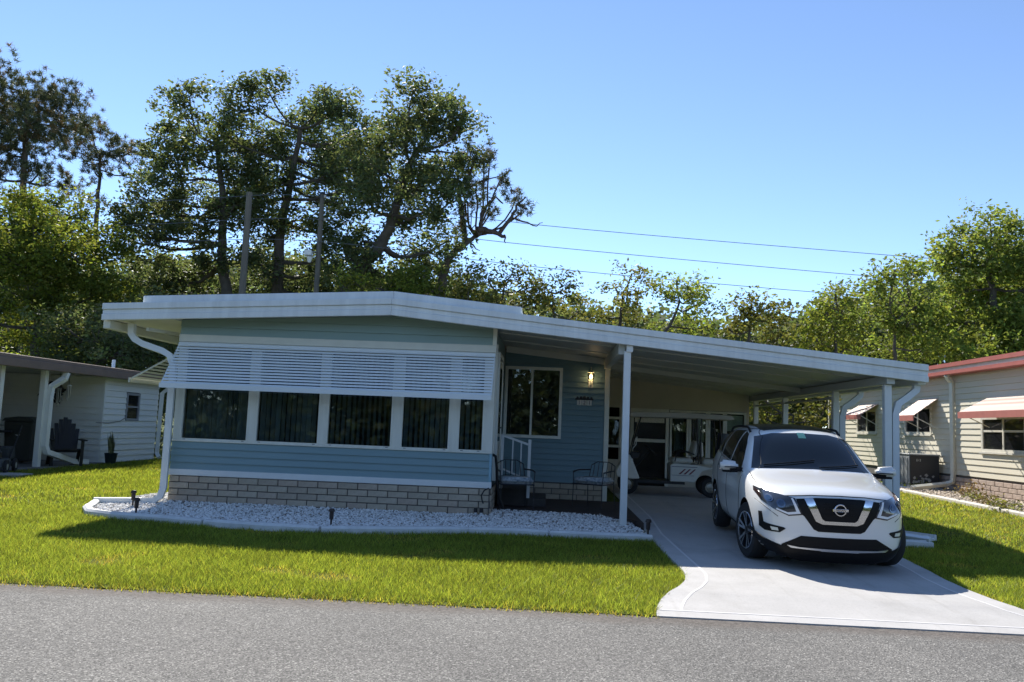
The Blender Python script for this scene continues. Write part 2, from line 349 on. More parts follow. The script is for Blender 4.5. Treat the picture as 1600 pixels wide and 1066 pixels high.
# siding boards
def board(thing, x0, x1, y, za, zb, m, parent=None, lap=0.024, name='siding_board'):
    s = MB(); s.hexa([(x0, y-lap, za), (x1, y-lap, za), (x1, y+.03, za), (x0, y+.03, za), (x0, y, zb-.001), (x1, y, zb-.001), (x1, y+.03, zb-.001), (x0, y+.03, zb-.001)])
    return thing.part(name, s, m, parent)
n = 4
wl = home.part('front_wall', MB().box(XL, XR, D+.032, D+.10, Z2+.001, Z3-.002), DARKM)
for i in range(n): board(home, XL, XR-.03, D, Z2+(Z3-Z2)*i/n, Z2+(Z3-Z2)*(i+1)/n, BLUE, wl)
home.part('corner_trim', MB().box(XR-.0295, XR+.012, D-.018, D+.06, Z2+.002, Z3-.003), mat('blue_corner', (0.24, 0.42, 0.50), 0.5), bevel=.004)
# gable boards clipped by the roof line
def gable_board(za, zb):
    pts = [(XL, za), (XR-.05, za)]; xr = XR-.05
    top = [(x, min(zb-.001, roof_bot(x)+.05)) for x in np.linspace(xr, XL, 25)]
    if max(t[1] for t in top) <= za+.01: return
    top = [(x, max(za+.001, z)) for x, z in top]; poly = pts+top
    s = MB(); nn = len(poly); vs = [(x, D-.024*(1-(z-za)/(zb-za)), z) for x, z in poly]+[(x, D+.03, z) for x, z in poly]
    s.add(vs, [tuple(range(nn))[::-1]]+[(i, (i+1) % nn, nn+(i+1) % nn, nn+i) for i in range(nn)]); home.part('siding_board', s, GABLE, gw)
gw = home.part('gable_wall', MB().prism([(XL, Z4), (XR, Z4)]+[(x, roof_bot(x)+.10) for x in (XR, RX, XL)], 'y', D+.034, D+.10), DARKM)
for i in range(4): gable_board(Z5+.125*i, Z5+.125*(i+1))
home.part('gable_corner_trim', MB().box(XR-.0495, XR+.012, D-.022, D+.05, Z5+.002, roof_bot(XR)+.06), CREAM)
home.part('header_band', MB().box(XL-.01, XR+.012, D-.03, D+.05, Z4, Z5), CREAM, bevel=.006)
# front window row
FR = mat('window_frame', (0.70, 0.70, 0.62), 0.45, var=0.10, vscale=2, stretch=(5, 1, .6))
wz0, wz1 = Z3+.05, 2.50
spans = [(285, 386), (402, 497), (513, 611), (629, 701), (718, 754)]
wx = [(onY(a, 660, D).x, onY(b, 660, D).x) for a, b in spans]
home.part('window_sill_rail', MB().box(XL+.0, XR+.01, D-.028, D+.09, Z3, Z3+.03), FR, bevel=.004)
home.part('window_header', MB().box(XL, XR+.01, D-.012, D+.09, wz1, Z4-.001), FR)
edges = [XL]+[v for p in wx for v in p]+[XR+.008]
for i in range(0, len(edges), 2):
    home.part('mullion', MB().box(edges[i]+(.032 if i else 0), edges[i+1]-(.032 if i < len(edges)-2 else 0), D-.012, D+.09, Z3+.0305, wz1-.001), FR, bevel=.003)
def window(thing, x0, x1, y, z0, z1, m, fw=.032, proud=.024, split=None, name='window', panem=None, hsplit=None):
    f = MB(); f.box(x0-fw, x1+fw, y-proud, y+.05, z0-fw, z0).box(x0-fw, x1+fw, y-proud, y+.05, z1, z1+fw).box(x0-fw, x0, y-proud, y+.05, z0+.0005, z1-.0005).box(x1, x1+fw, y-proud, y+.05, z0+.0005, z1-.0005)
    o = thing.part(name, f, m); cuts = [x0]+(split or [])+[x1]
    for a, b in zip(cuts, cuts[1:]): thing.part('pane', MB().box(a+.004, b-.004, y+.012, y+.018, z0+.001, z1-.001), panem or GLASS, o)
    for c in (split or []): thing.part('sash_bar', MB().box(c-.02, c+.02, y-proud*.6, y+.04, z0+.001, z1-.001), m, o)
    if hsplit: thing.part('sash_bar', MB().box(x0+.001, x1-.001, y-proud*.6, y+.04, hsplit-.018, hsplit+.018), m, o)
    return o
BLIND = mat('vertical_blind', (0.24, 0.27, 0.28), 0.7, var=0.1)
rw = random.Random(11)
for k, (a, b) in enumerate(wx):
    wo = window(home, a, b, D+.012, wz0, wz1-.034, FR)
    v = MB(); x = a+.03
    while x < b-.03:
        an = rw.uniform(0.75, 1.15) if k != 2 else rw.uniform(1.1, 1.4); c, s_ = math.cos(an)*.043, math.sin(an)*.043
        v.add([(x-c, D+.16-s_, wz0-.02), (x+c, D+.16+s_, wz0-.02), (x+c, D+.16+s_, wz1), (x-c, D+.16-s_, wz1)], [(0, 1, 2, 3)]); x += .082
    home.part('vertical_blinds', v, BLIND, wo)
    for q in (a+.05, b-.05): home.part('latch', MB().box(q-.02, q+.02, D-.016, D-.0125, wz0-.024, wz0-.012), BLACK, wo)
# interior shell of the front room
ROOM = mat('room_wall', (0.10, 0.10, 0.095), 0.9)
home.part('room_floor', MB().box(XL+.1, XR-.11, D+.11, 26.9, .55, .6), mat('room_carpet', (.12, .10, .08), .95))
home.part('left_wall', MB().box(XL, XL+.06, D+.1005, 27, -.02, 3.0), CREAM)
home.part('back_wall', MB().box(XL, 1.0, 27, 27.1, 0, 3.0), CREAM)
home.part('room_divider', MB().box(XL+.1, XR-.1, 16.6, 16.66, .6, 2.85), ROOM)
# left wall boards (barely seen)
# side wall facing the porch, with door
sw = home.part('porch_side_wall', MB().box(XR-.09, XR-.01, D+.1005, 15.75, Z1, 2.95), BLUE_SHADED)
dr_ = home.part('entry_door', MB().box(XR-.008, XR+.035, 13.42, 14.36, .62, 2.50), mat('door_paint', (.55, .56, .50), .45))
home.part('door_frame', MB().box(XR-.008, XR+.05, 13.33, 13.418, .58, 2.56).box(XR-.008, XR+.05, 14.362, 14.45, .58, 2.56).box(XR-.008, XR+.05, 13.33, 14.45, 2.561, 2.63), FR, dr_)
home.part('door_pane', MB().box(XR+.036, XR+.042, 13.55, 14.22, 1.2, 2.4), mat('door_glass', (.02, .025, .03), .06), dr_)
home.part('door_handle', MB().tube([(XR+.036, 13.49, 1.42), (XR+.09, 13.49, 1.42), (XR+.09, 13.58, 1.42)], .012), BLACK, dr_)
home.part('corner_post', MB().box(XR-.01, XR+.03, 12.985, 13.05, Z3, 2.72), CREAM)
# porch wall
PY = 15.75; PX1 = 1.06
pw = home.part('porch_wall', MB().box(XR, PX1-.01, PY+.032, PY+.12, .1, 2.86), DARKM)
w0, w1 = onY(792, 640, PY).x, onY(873, 640, PY).x
pz0, pz1 = onY(833, 680, PY).z, onY(833, 578, PY).z; pm = onY(830, 640, PY).x
sp_ = 0.105; z = .1+3*BRH+.05
while z < 2.90:
    zb = min(z+sp_, 2.92); lo, hi = pz0-.054, pz1+.054
    if zb <= lo or z >= hi: board(home, XR, PX1, PY, z, zb, BLUE_SHADED, pw)
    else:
        board(home, w1+.05, PX1, PY, z, zb, BLUE_SHADED, pw); board(home, XR, w0-.05, PY, z, zb, BLUE_SHADED, pw)
        if z < lo: board(home, w0-.05, w1+.05, PY, z, lo, BLUE_SHADED, pw)
        if zb > hi: board(home, w0-.05, w1+.05, PY, hi, zb, BLUE_SHADED, pw, lap=.01)
    z += sp_
skp = home.part('skirt_wall', MB().box(XR, PX1-.004, PY+.004, PY+.031, .1, .1+3*BRH+.05), MORTAR)
brickwork(home, skp, XR+.02, PX1, PY, .13, 3)
window(home, w0, w1, PY-.004, pz0, pz1, FR, fw=.055, split=[pm])
home.part('room_back', MB().box(XR, PX1-.1, 18.2, 18.25, .3, 2.85), ROOM)
home.part('side_wall', MB().box(PX1-.09, PX1-.011, PY+.1205, 27, .1, 2.7), CREAM)
home.part('corner_post', MB().box(PX1+.001, PX1+.09, PY-.03, PY+.06, .13, 2.62), CREAM, bevel=.005)
home.part('ledger_beam', MB().hexa([(XR+.02, PY-.06, roof_bot(XR)-.06), (PX1, PY-.06, roof_bot(PX1)-.06), (PX1, PY-.015, roof_bot(PX1)-.06), (XR+.02, PY-.015, roof_bot(XR)-.06),
    (XR+.02, PY-.06, roof_bot(XR)+.055), (PX1, PY-.06, roof_bot(PX1)+.055), (PX1, PY-.015, roof_bot(PX1)+.055), (XR+.02, PY-.015, roof_bot(XR)+.055)]), CEIL)
# roof: panels, fascia with lips, raised roof-over edge
XE0, XE1 = -6.89, 5.54
def roof_slab(xa, xb, y0, y1, lo, hi, name, m):
    s = MB(); s.hexa([(xa, y0, roof_bot(xa)+lo), (xb, y0, roof_bot(xb)+lo), (xb, y1, roof_bot(xb)+lo), (xa, y1, roof_bot(xa)+lo),
                      (xa, y0, roof_bot(xa)+hi), (xb, y0, roof_bot(xb)+hi), (xb, y1, roof_bot(xb)+hi), (xa, y1, roof_bot(xa)+hi)]); return home.part(name, s, m)
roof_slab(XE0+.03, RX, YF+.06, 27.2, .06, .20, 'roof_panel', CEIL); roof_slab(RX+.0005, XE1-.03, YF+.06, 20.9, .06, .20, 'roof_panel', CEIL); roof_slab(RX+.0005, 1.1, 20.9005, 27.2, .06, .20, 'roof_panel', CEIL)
def fascia(xa, xb, name):
    for lo, hi, pr, m in [(.0, .092, .045, FASCIA), (.0925, .166, .022, FASCIA), (.1665, .262, .050, FASCIA)]:
        s = MB(); ya = YF-pr+.03
        s.hexa([(xa, ya, roof_bot(xa)+lo), (xb, ya, roof_bot(xb)+lo), (xb, YF+.059, roof_bot(xb)+lo), (xa, YF+.059, roof_bot(xa)+lo),
                (xa, ya, roof_bot(xa)+hi), (xb, ya, roof_bot(xb)+hi), (xb, YF+.059, roof_bot(xb)+hi), (xa, YF+.059, roof_bot(xa)+hi)])
        home.part(name, s, m, bevel=.006)
fascia(XE0, RX-.0005, 'fascia'); fascia(RX+.0005, XE1, 'fascia')
for xa, xb in [(-6.32, RX-.0005), (RX+.0005, -.45)]:
    s = MB(); y0, y1 = YF+.10, 27
    s.hexa([(xa, y0, roof_bot(xa)+.2005), (xb, y0, roof_bot(xb)+.2005), (xb, y1, roof_bot(xb)+.2005), (xa, y1, roof_bot(xa)+.2005),
            (xa, y0, roof_bot(xa)+.385), (xb, y0, roof_bot(xb)+.385), (xb, y1, roof_bot(xb)+.385), (xa, y1, roof_bot(xa)+.385)]); home.part('roof_over', s, FASCIA, bevel=.01)
# ceiling seams of the pan roof
for y in np.arange(13.4, 20.6, 1.22):
    s = MB(); xa, xb = PX1+.05 if y > PY-.1 else XR+.03, XE1-.1
    s.hexa([(xa, y, roof_bot(xa)+.045), (xb, y, roof_bot(xb)+.045), (xb, y+.03, roof_bot(xb)+.045), (xa, y+.03, roof_bot(xa)+.045), (xa, y, roof_bot(xa)+.062), (xb, y, roof_bot(xb)+.062), (xb, y+.03, roof_bot(xb)+.062), (xa, y+.03, roof_bot(xa)+.062)])
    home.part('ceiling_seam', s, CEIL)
s = MB(); xa, xb = PX1+.1, XE1-.6; y = 16.6
s.hexa([(xa, y, roof_bot(xa)-.05), (xb, y, roof_bot(xb)-.05), (xb, y+.05, roof_bot(xb)-.05), (xa, y+.05, roof_bot(xa)-.05), (xa, y, roof_bot(xa)+.0445), (xb, y, roof_bot(xb)+.0445), (xb, y+.05, roof_bot(xb)+.0445), (xa, y+.05, roof_bot(xa)+.0445)])
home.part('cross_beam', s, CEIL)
# left eave: soffit, gutter, beam
home.part('eave_soffit', MB().hexa([(XE0+.02, YF+.07, roof_bot(XE0)+.02), (XL-.002, YF+.07, roof_bot(XL)+.02), (XL-.002, 27, roof_bot(XL)+.02), (XE0+.02, 27, roof_bot(XE0)+.02), (XE0+.02, YF+.07, roof_bot(XE0)+.058), (XL-.002, YF+.07, roof_bot(XL)+.058), (XL-.002, 27, roof_bot(XL)+.058), (XE0+.02, 27, roof_bot(XE0)+.058)]), CREAM)
home.part('gutter', MB().box(XE0-.01, XE0+.10, YF+.075, 27, 2.70, 2.838), CREAM, bevel=.01)
home.part('eave_rail', MB().bar((-6.36, YF+.4, 2.745), (-5.9, 14.6, 2.76), .05), WHITE)
# carport posts and beams
def post(x, y, zt, name='carport_post', w=.098): home.part(name, MB().box(x-w/2, x+w/2, y-w/2, y+w/2, ground_z(y)-.02, zt), WHITE, bevel=.006)
P1 = (1.165, 12.53); post(*P1, roof_bot(P1[0])-.085, w=.102)
home.part('post_bracket', MB().box(P1[0]-.02, P1[0]+.075, P1[1]-.085, P1[1]+.06, roof_bot(P1[0])-.1, roof_bot(P1[0])-.002), WHITE, bevel=.004)
home.part('porch_beam', MB().box(P1[0]-.13, P1[0]-.035, P1[1]+.02, PY-.061, roof_bot(P1[0])-.13, roof_bot(P1[0])+.055), CEIL)
XP = 5.03; BZ = roof_bot(XP)
posts_y = [12.62, 14.85, 17.95, 20.45]
for y in posts_y: post(XP, y, BZ-.085, w=.105)
home.part('carport_beam', MB().box(XP-.06, XP+.06, YF+.07, 20.85, BZ-.083, BZ+.04), CEIL, bevel=.005)
home.part('brace_rail', MB().box(XP-.025, XP+.025, 14.85, 20.45, BZ-.22, BZ-.18), CEIL)
home.part('gutter', MB().box(XE1-.12, XE1-.005, YF+.07, 20.9, roof_bot(XE1)-.03, roof_bot(XE1)+.18), WHITE, bevel=.01)
for y in (12.62, 14.85):
    home.part('downspout', MB().tube([(XE1-.07, y+.02, BZ-.06), (XE1-.08, y+.02, BZ-.15), (XP+.30, y+.01, BZ-.26), (XP+.16, y, BZ-.36), (XP+.115, y, BZ-.52), (XP+.115, y, 1.2), (XP+.115, y, .16), (XP+.2, y-.1, .08), (XP+.45, y-.35, .07)], .046, n=4, sq=True), mat('downspout_white', (.66, .70, .72), .4), bevel=.0)
# left downspout with ground run
pts = [onY(207, 506, 12.80), onY(206, 522, 12.80), onY(212, 531, 12.78), onY(224, 538, 12.76), onY(255, 549, 12.72), onY(266, 556, 12.70), onY(271, 572, 12.70), onY(268, 640, 12.70), onY(262, 700, 12.70), onY(253, 765, 12.70)]
xg = pts[-1].x
pts[6:] = [Vector((pts[6].x, 12.7, pts[6].z)), Vector((pts[6].x, 12.7, 1.3)), Vector((pts[6].x, 12.7, .30))]
xg = pts[-1].x; pts += [Vector((xg-.03, 12.68, .17)), Vector((xg-.12, 12.66, .10)), Vector((xg-.30, 12.62, .085))]
home.part('downspout', MB().tube(pts, .047, n=4, sq=True), WHITE)
home.part('downspout_extension', MB().tube([Vector((xg-.29, 12.62, .085)), Vector((xg-.92, 12.42, .075))], .057, n=4, sq=True), WHITE)

# awnings made of louvre slats
AWN = mat('awning_slat', (0.70, 0.75, 0.76), 0.4, var=0.05, vscale=2, stretch=(.3, 1, 1))
AWNC = mat('awning_slat_cream', (0.62, 0.62, 0.52), 0.45, var=0.05)
def awning(width, drop, out, nsl, m, name, pos, rz):
    """local: x along wall 0..width, -y outwards, z down from 0"""
    e = home.part(name, MB().box(0, .01, 0, .01, -.01, 0), m); me = e.data
    Mx = Matrix.Translation(Vector(pos)-home.off) @ Matrix.Rotation(rz, 4, 'Z')
    def put(nm, mb):
        q = mb.mesh(nm); q.transform(Mx); return obj(nm, q, m, e)
    h = drop/nsl
    for i in range(nsl):
        t = i/nsl; y = -out*(i+.5)/nsl; zc = -drop*(i+.5)/nsl
        put('slat', MB().hexa([(0, y-.024, zc-h*.34), (width, y-.024, zc-h*.34), (width, y-.018, zc-h*.35), (0, y-.018, zc-h*.35), (0, y-.008, zc+h*.31), (width, y-.008, zc+h*.31), (width, y-.002, zc+h*.30), (0, y-.002, zc+h*.30)]))
    put('bottom_rail', MB().box(0, width, -out-.055, -out-.030, -drop-.065, -drop+.010))
    for x in [0.004, width-.016]:
        put('rib', MB().hexa([(x, 0, -.03), (x+.012, 0, -.03), (x+.012, -out-.03, -drop-.03), (x, -out-.03, -drop-.03), (x, .0, .0), (x+.012, .0, .0), (x+.012, -out+.0, -drop+.02), (x, -out+.0, -drop+.02)]))
    me.clear_geometry()
    q = MB().box(0, width, -.03, 0, -.02, .02).mesh('rail'); q.transform(Mx)
    e.data = q; q.materials.append(m); return e
AZ = Z4-.035
pl, pr = onY(240, 604, 12.33), onY(763, 626, 12.33)
awning(XR-XL+.0, AZ-1.885, .52, 14, AWN, 'awning', (XL-.0, D-.032, AZ), 0.0)
awning(1.75, AZ-1.98, .92, 12, AWNC, 'awning', (XL-.004, 15.0, AZ-.0), -math.pi/2)

# entry steps and handrail
stp = T('entry_steps', 'dark landing and step with white metal handrail at the side door', 'steps', (-.5, 14.4, .135))
stp.part('landing', MB().box(XR+.045, -.30, 14.02, 15.3, .1365, .42), mat('step_dark', (.05, .045, .04), .8, var=.3), bevel=.01)
stp.part('step', MB().box(-.2995, 0.02, 14.02, 15.3, .1365, .27), MATS['step_dark'], bevel=.01)
RY = 14.0; a = onY(786, 681, RY); b = onY(828, 690, RY)
RAIL = mat('handrail_paint', (.60, .62, .60), .45)
stp.part('newel_post', MB().box(b.x-.025, b.x+.025, RY-.025, RY+.025, .28 if b.x < .02 else .137, b.z+.03), RAIL)
stp.part('newel_post', MB().box(a.x-.03, a.x+.02, RY-.025, RY+.025, .42, a.z+.03), RAIL)
stp.part('handrail', MB().bar((a.x+.021, RY, a.z), (b.x-.026, RY, b.z+.0-.05), .035), RAIL)
c_, d_ = onY(786, 733, RY), onY(826, 750, RY)
stp.part('bottom_rail', MB().bar((a.x+.021, RY, c_.z), (b.x-.026, RY, d_.z), .028), RAIL)
for t in (.38, .69):
    x = a.x+(b.x-a.x)*t; stp.part('baluster', MB().box(x-.011, x+.011, RY-.011, RY+.011, c_.z+(d_.z-c_.z)*t+.012, a.z+(b.z-.05-a.z)*t-.012), RAIL)

# patio chairs with patterned cushions
IRON = mat('wrought_iron', (.02, .02, .022), .45)
def cushion_mat():
    m = mat('floral_cushion', (.62, .66, .66), .9, var=.9, vscale=16, col2=(.10, .14, .18)); return m
def patio_chair(label, pos, rz):
    t = T('patio_chair', label, 'chair', pos, rz, local=True, group=None)
    w, dpt, h = .27, .26, .40
    for sx in (-1, 1):
        t.part('leg', MB().tube([(sx*w, -dpt, 0), (sx*w*.98, -dpt*.98, h), (sx*w*1.05, -dpt*.9, .60)], .008, 6), IRON)
        t.part('leg', MB().tube([(sx*w*.95, dpt*1.15, 0), (sx*w*.9, dpt, h), (sx*w*.82, dpt*1.35, .70)], .008, 6), IRON)
        t.part('armrest', MB().tube([(sx*w*1.05, -dpt*.9, .60), (sx*w*1.08, 0, .62), (sx*w*.86, dpt*1.22, .62)], .013, 6), IRON)
    t.part('seat_frame', MB().tube([(-w, -dpt, h), (w, -dpt, h), (w*.9, dpt, h), (-w*.9, dpt, h), (-w, -dpt, h)], .011, 6), IRON)
    bk = t.part('backrest', MB().tube([(-w*.82, dpt*1.35, .70), (-w*.4, dpt*1.38, .76), (w*.4, dpt*1.38, .76), (w*.82, dpt*1.35, .70)], .008, 6), IRON)
    for k in range(5):
        x = -w*.6+w*.3*k; t.part('back_rod', MB().tube([(x*1.05, dpt, h), (x, dpt*1.37, .75)], .007, 5), IRON, bk)
    bmq = bmesh.new(); bmesh.ops.create_cube(bmq, size=1); bmesh.ops.scale(bmq, vec=(.54, .52, .10), verts=bmq.verts); bmesh.ops.bevel(bmq, geom=list(bmq.edges), offset=.035, segments=3, affect='EDGES')
    bmesh.ops.translate(bmq, vec=(0, -.01, h+.06), verts=bmq.verts); me = bpy.data.meshes.new('cushion'); bmq.to_mesh(me); bmq.free(); me.polygons.foreach_set('use_smooth', [True]*len(me.polygons))
    obj('cushion', me, cushion_mat(), t.e)
    return t
patio_chair('wrought iron patio chair with floral cushion beside the white handrail', (-.50, 13.58, .136), 0.25)
patio_chair('wrought iron patio chair with floral cushion beside the corner post', (.83, 14.35, .136), -0.5)

# wall lantern and house number
LY = PY-.016; lc = onY(923, 590, LY)
lan = T('wall_lantern', 'lit white carriage lantern on the blue porch wall', 'lantern', (lc.x, LY, lc.z))
LW = mat('lantern_metal', (.45, .46, .42), .5)
lan.part('back_plate', MB().box(lc.x-.045, lc.x+.045, LY-.022, LY-.001, lc.z-.20, lc.z-.02), LW, bevel=.008)
lan.part('arm', MB().tube([(lc.x, LY-.02, lc.z-.14), (lc.x, LY-.09, lc.z-.16), (lc.x, LY-.11, lc.z-.08)], .012), LW)
lan.part('glass_globe', MB().lathe([(.035, -.08), (.062, -.02), (.068, .05), (.05, .085)], (lc.x, LY-.11, lc.z), 14), glass('lantern_glass', (.9, .85, .75)), smooth=True)
cap = lan.part('cap', MB().lathe([(.0, .155), (.012, .15), (.02, .12), (.075, .086), (.05, .084), (.0, .086)], (lc.x, LY-.11, lc.z), 14), LW, smooth=True)
lan.part('finial', MB().lathe([(.0, .20), (.012, .18), (.004, .154)], (lc.x, LY-.11, lc.z), 8), LW, cap)
lan.part('bulb', MB().lathe([(.0, -.035), (.02, -.02), (.026, .01), (.014, .045), (.0, .05)], (lc.x, LY-.11, lc.z), 12), mat('lit_bulb', (1, .85, .6), .4, emit=(1.0, .72, .36), estr=14), smooth=True)
pc = onY(913, 629, LY)
plq = T('house_number', 'house number plaque reading 121 under a dark scrolled top', 'sign', (pc.x, LY, pc.z))
plq.part('bracket', MB().box(pc.x-.17, pc.x+.17, LY-.014, LY-.001, pc.z+.045, pc.z+.075), BLACK)
for k in range(5):
    x = pc.x-.13+.065*k; plq.part('scroll', MB().lathe([(.0, -.012), (.034-.006*abs(k-2), -.012), (.034-.006*abs(k-2), 0), (0, 0)], (x, LY-.002, pc.z+.085), 12, 'y'), BLACK)
TILE = mat('number_tile', (.55, .52, .46), .4)
for k, ch in enumerate('121'):
    x = pc.x-.095+.095*k; ti = plq.part('number_tile', MB().box(x-.043, x+.043, LY-.014, LY-.001, pc.z-.055, pc.z+.042), TILE, bevel=.003)
    me = text_mesh(ch, .105, .0015); me.transform(Matrix.Translation((x-pc.x, -.0165, -.008)) @ Matrix.Rotation(R(90), 4, 'X')); obj('digit', me, mat('digit_paint', (.06, .06, .08), .5), ti)
pd = onY(798, 606, 16.7)
pen = T('amber_glow', 'small glowing amber shape behind the porch window', 'lamp', (pd.x, 16.7, pd.z))  # glowing shape for a warm spot in the pane, source unknown
pen.part('cord', MB().tube([(pd.x, 16.7, pd.z+.08), (pd.x, 16.7, 2.72)], .006, 5), BLACK)
pen.part('shade', MB().lathe([(.02, .09), (.05, .05), (.055, -.03), (.03, -.07)], (pd.x, 16.7, pd.z), 12), mat('glowing_amber', (.8, .5, .25), .4, emit=(1, .5, .2), estr=1.6), smooth=True)

# storage room at the back of the carport
SY = 20.6; cr = T('storage_room', 'cream storage room with door and windows at back of carport', 'shed', (3, SY, .12))
CW_ = mat('cream_stucco', (.56, .52, .43), .8, var=.06, vscale=2)
sx0, sx1 = PX1+.02, 4.92
fz = lambda py, px=1080: onY(px, py, SY).z
wz_t, wz_b = fz(645), fz(725)
xw = [(onY(a, 680, SY).x, onY(b, 680, SY).x) for a, b in [(1050, 1073), (1080, 1103), (1110, 1130), (1136, 1163)]]
dx0, dx1 = onY(990, 680, SY).x, onY(1040, 680, SY).x; x960 = onY(960, 680, SY).x
cr.part('front_wall', MB().prism([(sx0, wz_t+.06), (sx1, wz_t+.06), (sx1, roof_bot(sx1)+.055), (sx0, roof_bot(sx0)+.055)], 'y', SY+.06, SY+.12).box(sx0, sx1, SY+.06, SY+.12, .12, .75).box(xw[-1][1]+.05, sx1, SY+.06, SY+.12, .7505, wz_t+.0595).box(dx0-.35, dx0-.08, SY+.06, SY+.12, .7505, wz_t+.0595), CW_)
cr.part('interior_wall', MB().box(sx0, sx1, SY+2.4, SY+2.45, .12, 2.6).box(sx1-.05, sx1, SY+.121, SY+2.4, .12, 2.6).box(sx0, sx0+.04, SY+.121, SY+2.4, .12, 2.6).box(sx0, sx1, SY+.125, SY+2.4, 2.4, 2.45), DARKM)
do = cr.part('door', MB().box(dx0, dx1, SY+.05, SY+.09, .14, wz_t-.02), mat('storm_door', (.015, .016, .016), .15))
cr.part('door_frame', MB().box(dx0-.08, dx0-.002, SY+.0, SY+.1, .14, wz_t+.06).box(dx1+.002, dx1+.08, SY, SY+.1, .14, wz_t+.06).box(dx0-.0015, dx1+.0015, SY, SY+.1, wz_t-.018, wz_t+.06), FR, do)
cr.part('door_rail', MB().box(dx0+.001, dx1-.001, SY+.02, SY+.049, 1.2, 1.28).box(dx0+.001, dx1-.001, SY+.02, SY+.049, wz_t-.16, wz_t-.0205), MATS['window_frame'], do)
cr.part('door_valance', MB().box(dx0+.03, dx1-.03, SY+.03, SY+.0495, wz_t-.28, wz_t-.165), mat('lace_valance', (.75, .72, .62), .8, var=.3, vscale=30), do)
for k, (a, b) in enumerate(xw): 
    wo = window(cr, a, b, SY+.04, .80, wz_t-.0, FR, fw=.05)
    if k in (1, 3): cr.part('shade', MB().box(a+(.12 if k == 1 else .02), b-.02, SY+.10, SY+.11, (1.25 if k == 1 else 1.55), wz_t-.03), mat('pale_window_panel', (.80, .76, .62), .8, var=.25, vscale=25, stretch=(.2, 1, 4)), wo)  # pale panels; the narrower one stands for a sunlit reflection in the glass
    if k == 0: cr.part('shade', MB().box(a+.1, b-.03, SY+.3, SY+.31, 1.0, wz_t-.1), mat('grey_curtain', (.3, .32, .3), .8, var=.3, vscale=20), wo)
window(cr, sx0+.05, x960+.12, SY+.04, 1.1, fz(655, 960), FR, fw=.06)

# gravel bed and edging
edge_px = [(150, 789), (136, 796), (140, 803), (180, 808), (240, 812), (318, 819), (400, 825), (500, 830), (610, 831), (730, 831), (800, 833), (858, 836), (940, 840), (1020, 843)]
epts = [onZ(a, b, .03) for a, b in edge_px]
SEG = [(0, 5), (5, 7), (7, 9), (9, 11), (11, 13)]
EDG = mat('edging_concrete', (.66, .66, .64), .8, var=.14, vscale=5, bump=.2, bscale=60)
rl = ['with the pointed tip beside the downspout extension', 'between the cracked gap and the front window path light', 'under the middle front windows', 'in front of the porch corner', 'ending at the driveway']
def resample(ps, step):
    out = [ps[0]]
    for a, b in zip(ps, ps[1:]):
        k = max(1, int((b-a).length/step)); out += [a+(b-a)*i/k for i in range(1, k+1)]
    return out
def edging(ps, name, label, group, m, w=.12, h=.10, jit=0.0):
    ps = resample(ps, .18); s = MB(); rings = []
    for i, p in enumerate(ps):
        t = (ps[min(i+1, len(ps)-1)]-ps[max(i-1, 0)]); t.z = 0; t.normalize(); nx = Vector((t.y, -t.x, 0)); zz = ground_z(p.y)
        e = -.012 if i in (0, len(ps)-1) else 0
        rings.append([p+nx*(-w/2)+Vector((0, 0, zz-p.z-.04)), p+nx*(-w/2-e)+Vector((0, 0, zz-p.z+h*.75)), p+nx*(-w/4)+Vector((0, 0, zz-p.z+h+e)), p+nx*(w/4)+Vector((0, 0, zz-p.z+h+e)), p+nx*(w/2+e)+Vector((0, 0, zz-p.z+h*.7)), p+nx*(w/2)+Vector((0, 0, zz-p.z-.04))])
    vs = [q for g_ in rings for q in g_]; fs = []
    for i in range(len(ps)-1):
        for k in range(6): fs.append((i*6+k, i*6+(k+1) % 6, (i+1)*6+(k+1) % 6, (i+1)*6+k))
    fs += [tuple(range(6)), tuple((len(ps)-1)*6+k for k in range(6))]; s.add(vs, fs)
    c = ps[len(ps)//2]; return single(name, s, m, label, 'edging', (c.x, c.y, ground_z(c.y)), group, smooth=True)
for k, (a, b) in enumerate(SEG):
    ps = [p.copy() for p in epts[a:b+1]]
    ps[0] = ps[0]+(ps[1]-ps[0]).normalized()*.012; ps[-1] = ps[-1]-(ps[-1]-ps[-2]).normalized()*.012
    if k == 1: ps = [p+Vector((0, .02, 0)) for p in ps]
    edging(ps, 'edging_stone', 'white concrete edging length '+rl[k], 'white edging round the gravel bed', EDG)
bed_poly = [(p.x, p.y) for p in epts[1:]]+[(1.43, 12.1), (1.28, 12.8), (.88, 13.3), (.2, 13.4), (-.84, 13.44), (-.84, 12.86), (XL, 12.86), (XL-.04, 13.9), (-6.35, 13.6), (-6.62, 12.3)]
gb = MB(); gb.add([(x, y, ground_z(y)+.022) for x, y in bed_poly], [tuple(range(len(bed_poly)))])
me = gb.mesh('gravel_bed', fix=False); bmx = bmesh.new(); bmx.from_mesh(me); bmesh.ops.triangulate(bmx, faces=bmx.faces)
for yy in np.arange(11, 14, .25): bmesh.ops.bisect_plane(bmx, geom=bmx.verts[:]+bmx.edges[:]+bmx.faces[:], plane_co=(0, yy, 0), plane_no=(0, 1, 0))
for v in bmx.verts: v.co.z = ground_z(v.co.y)+.022
bmx.to_mesh(me); bmx.free()
tag(obj('gravel_bed', me, mat('gravel_dirt', (.30, .29, .27), .95, var=.4, vscale=20)), kind='structure')
def inside(poly, X, Y):
    r = np.zeros(len(X), bool); j = len(poly)-1
    for i in range(len(poly)):
        xi, yi = poly[i]; xj, yj = poly[j]; c = ((yi > Y) != (yj > Y)) & (X < (xj-xi)*(Y-yi)/(yj-yi+1e-12)+xi); r ^= c; j = i
    return r
GZ = np.vectorize(ground_z)
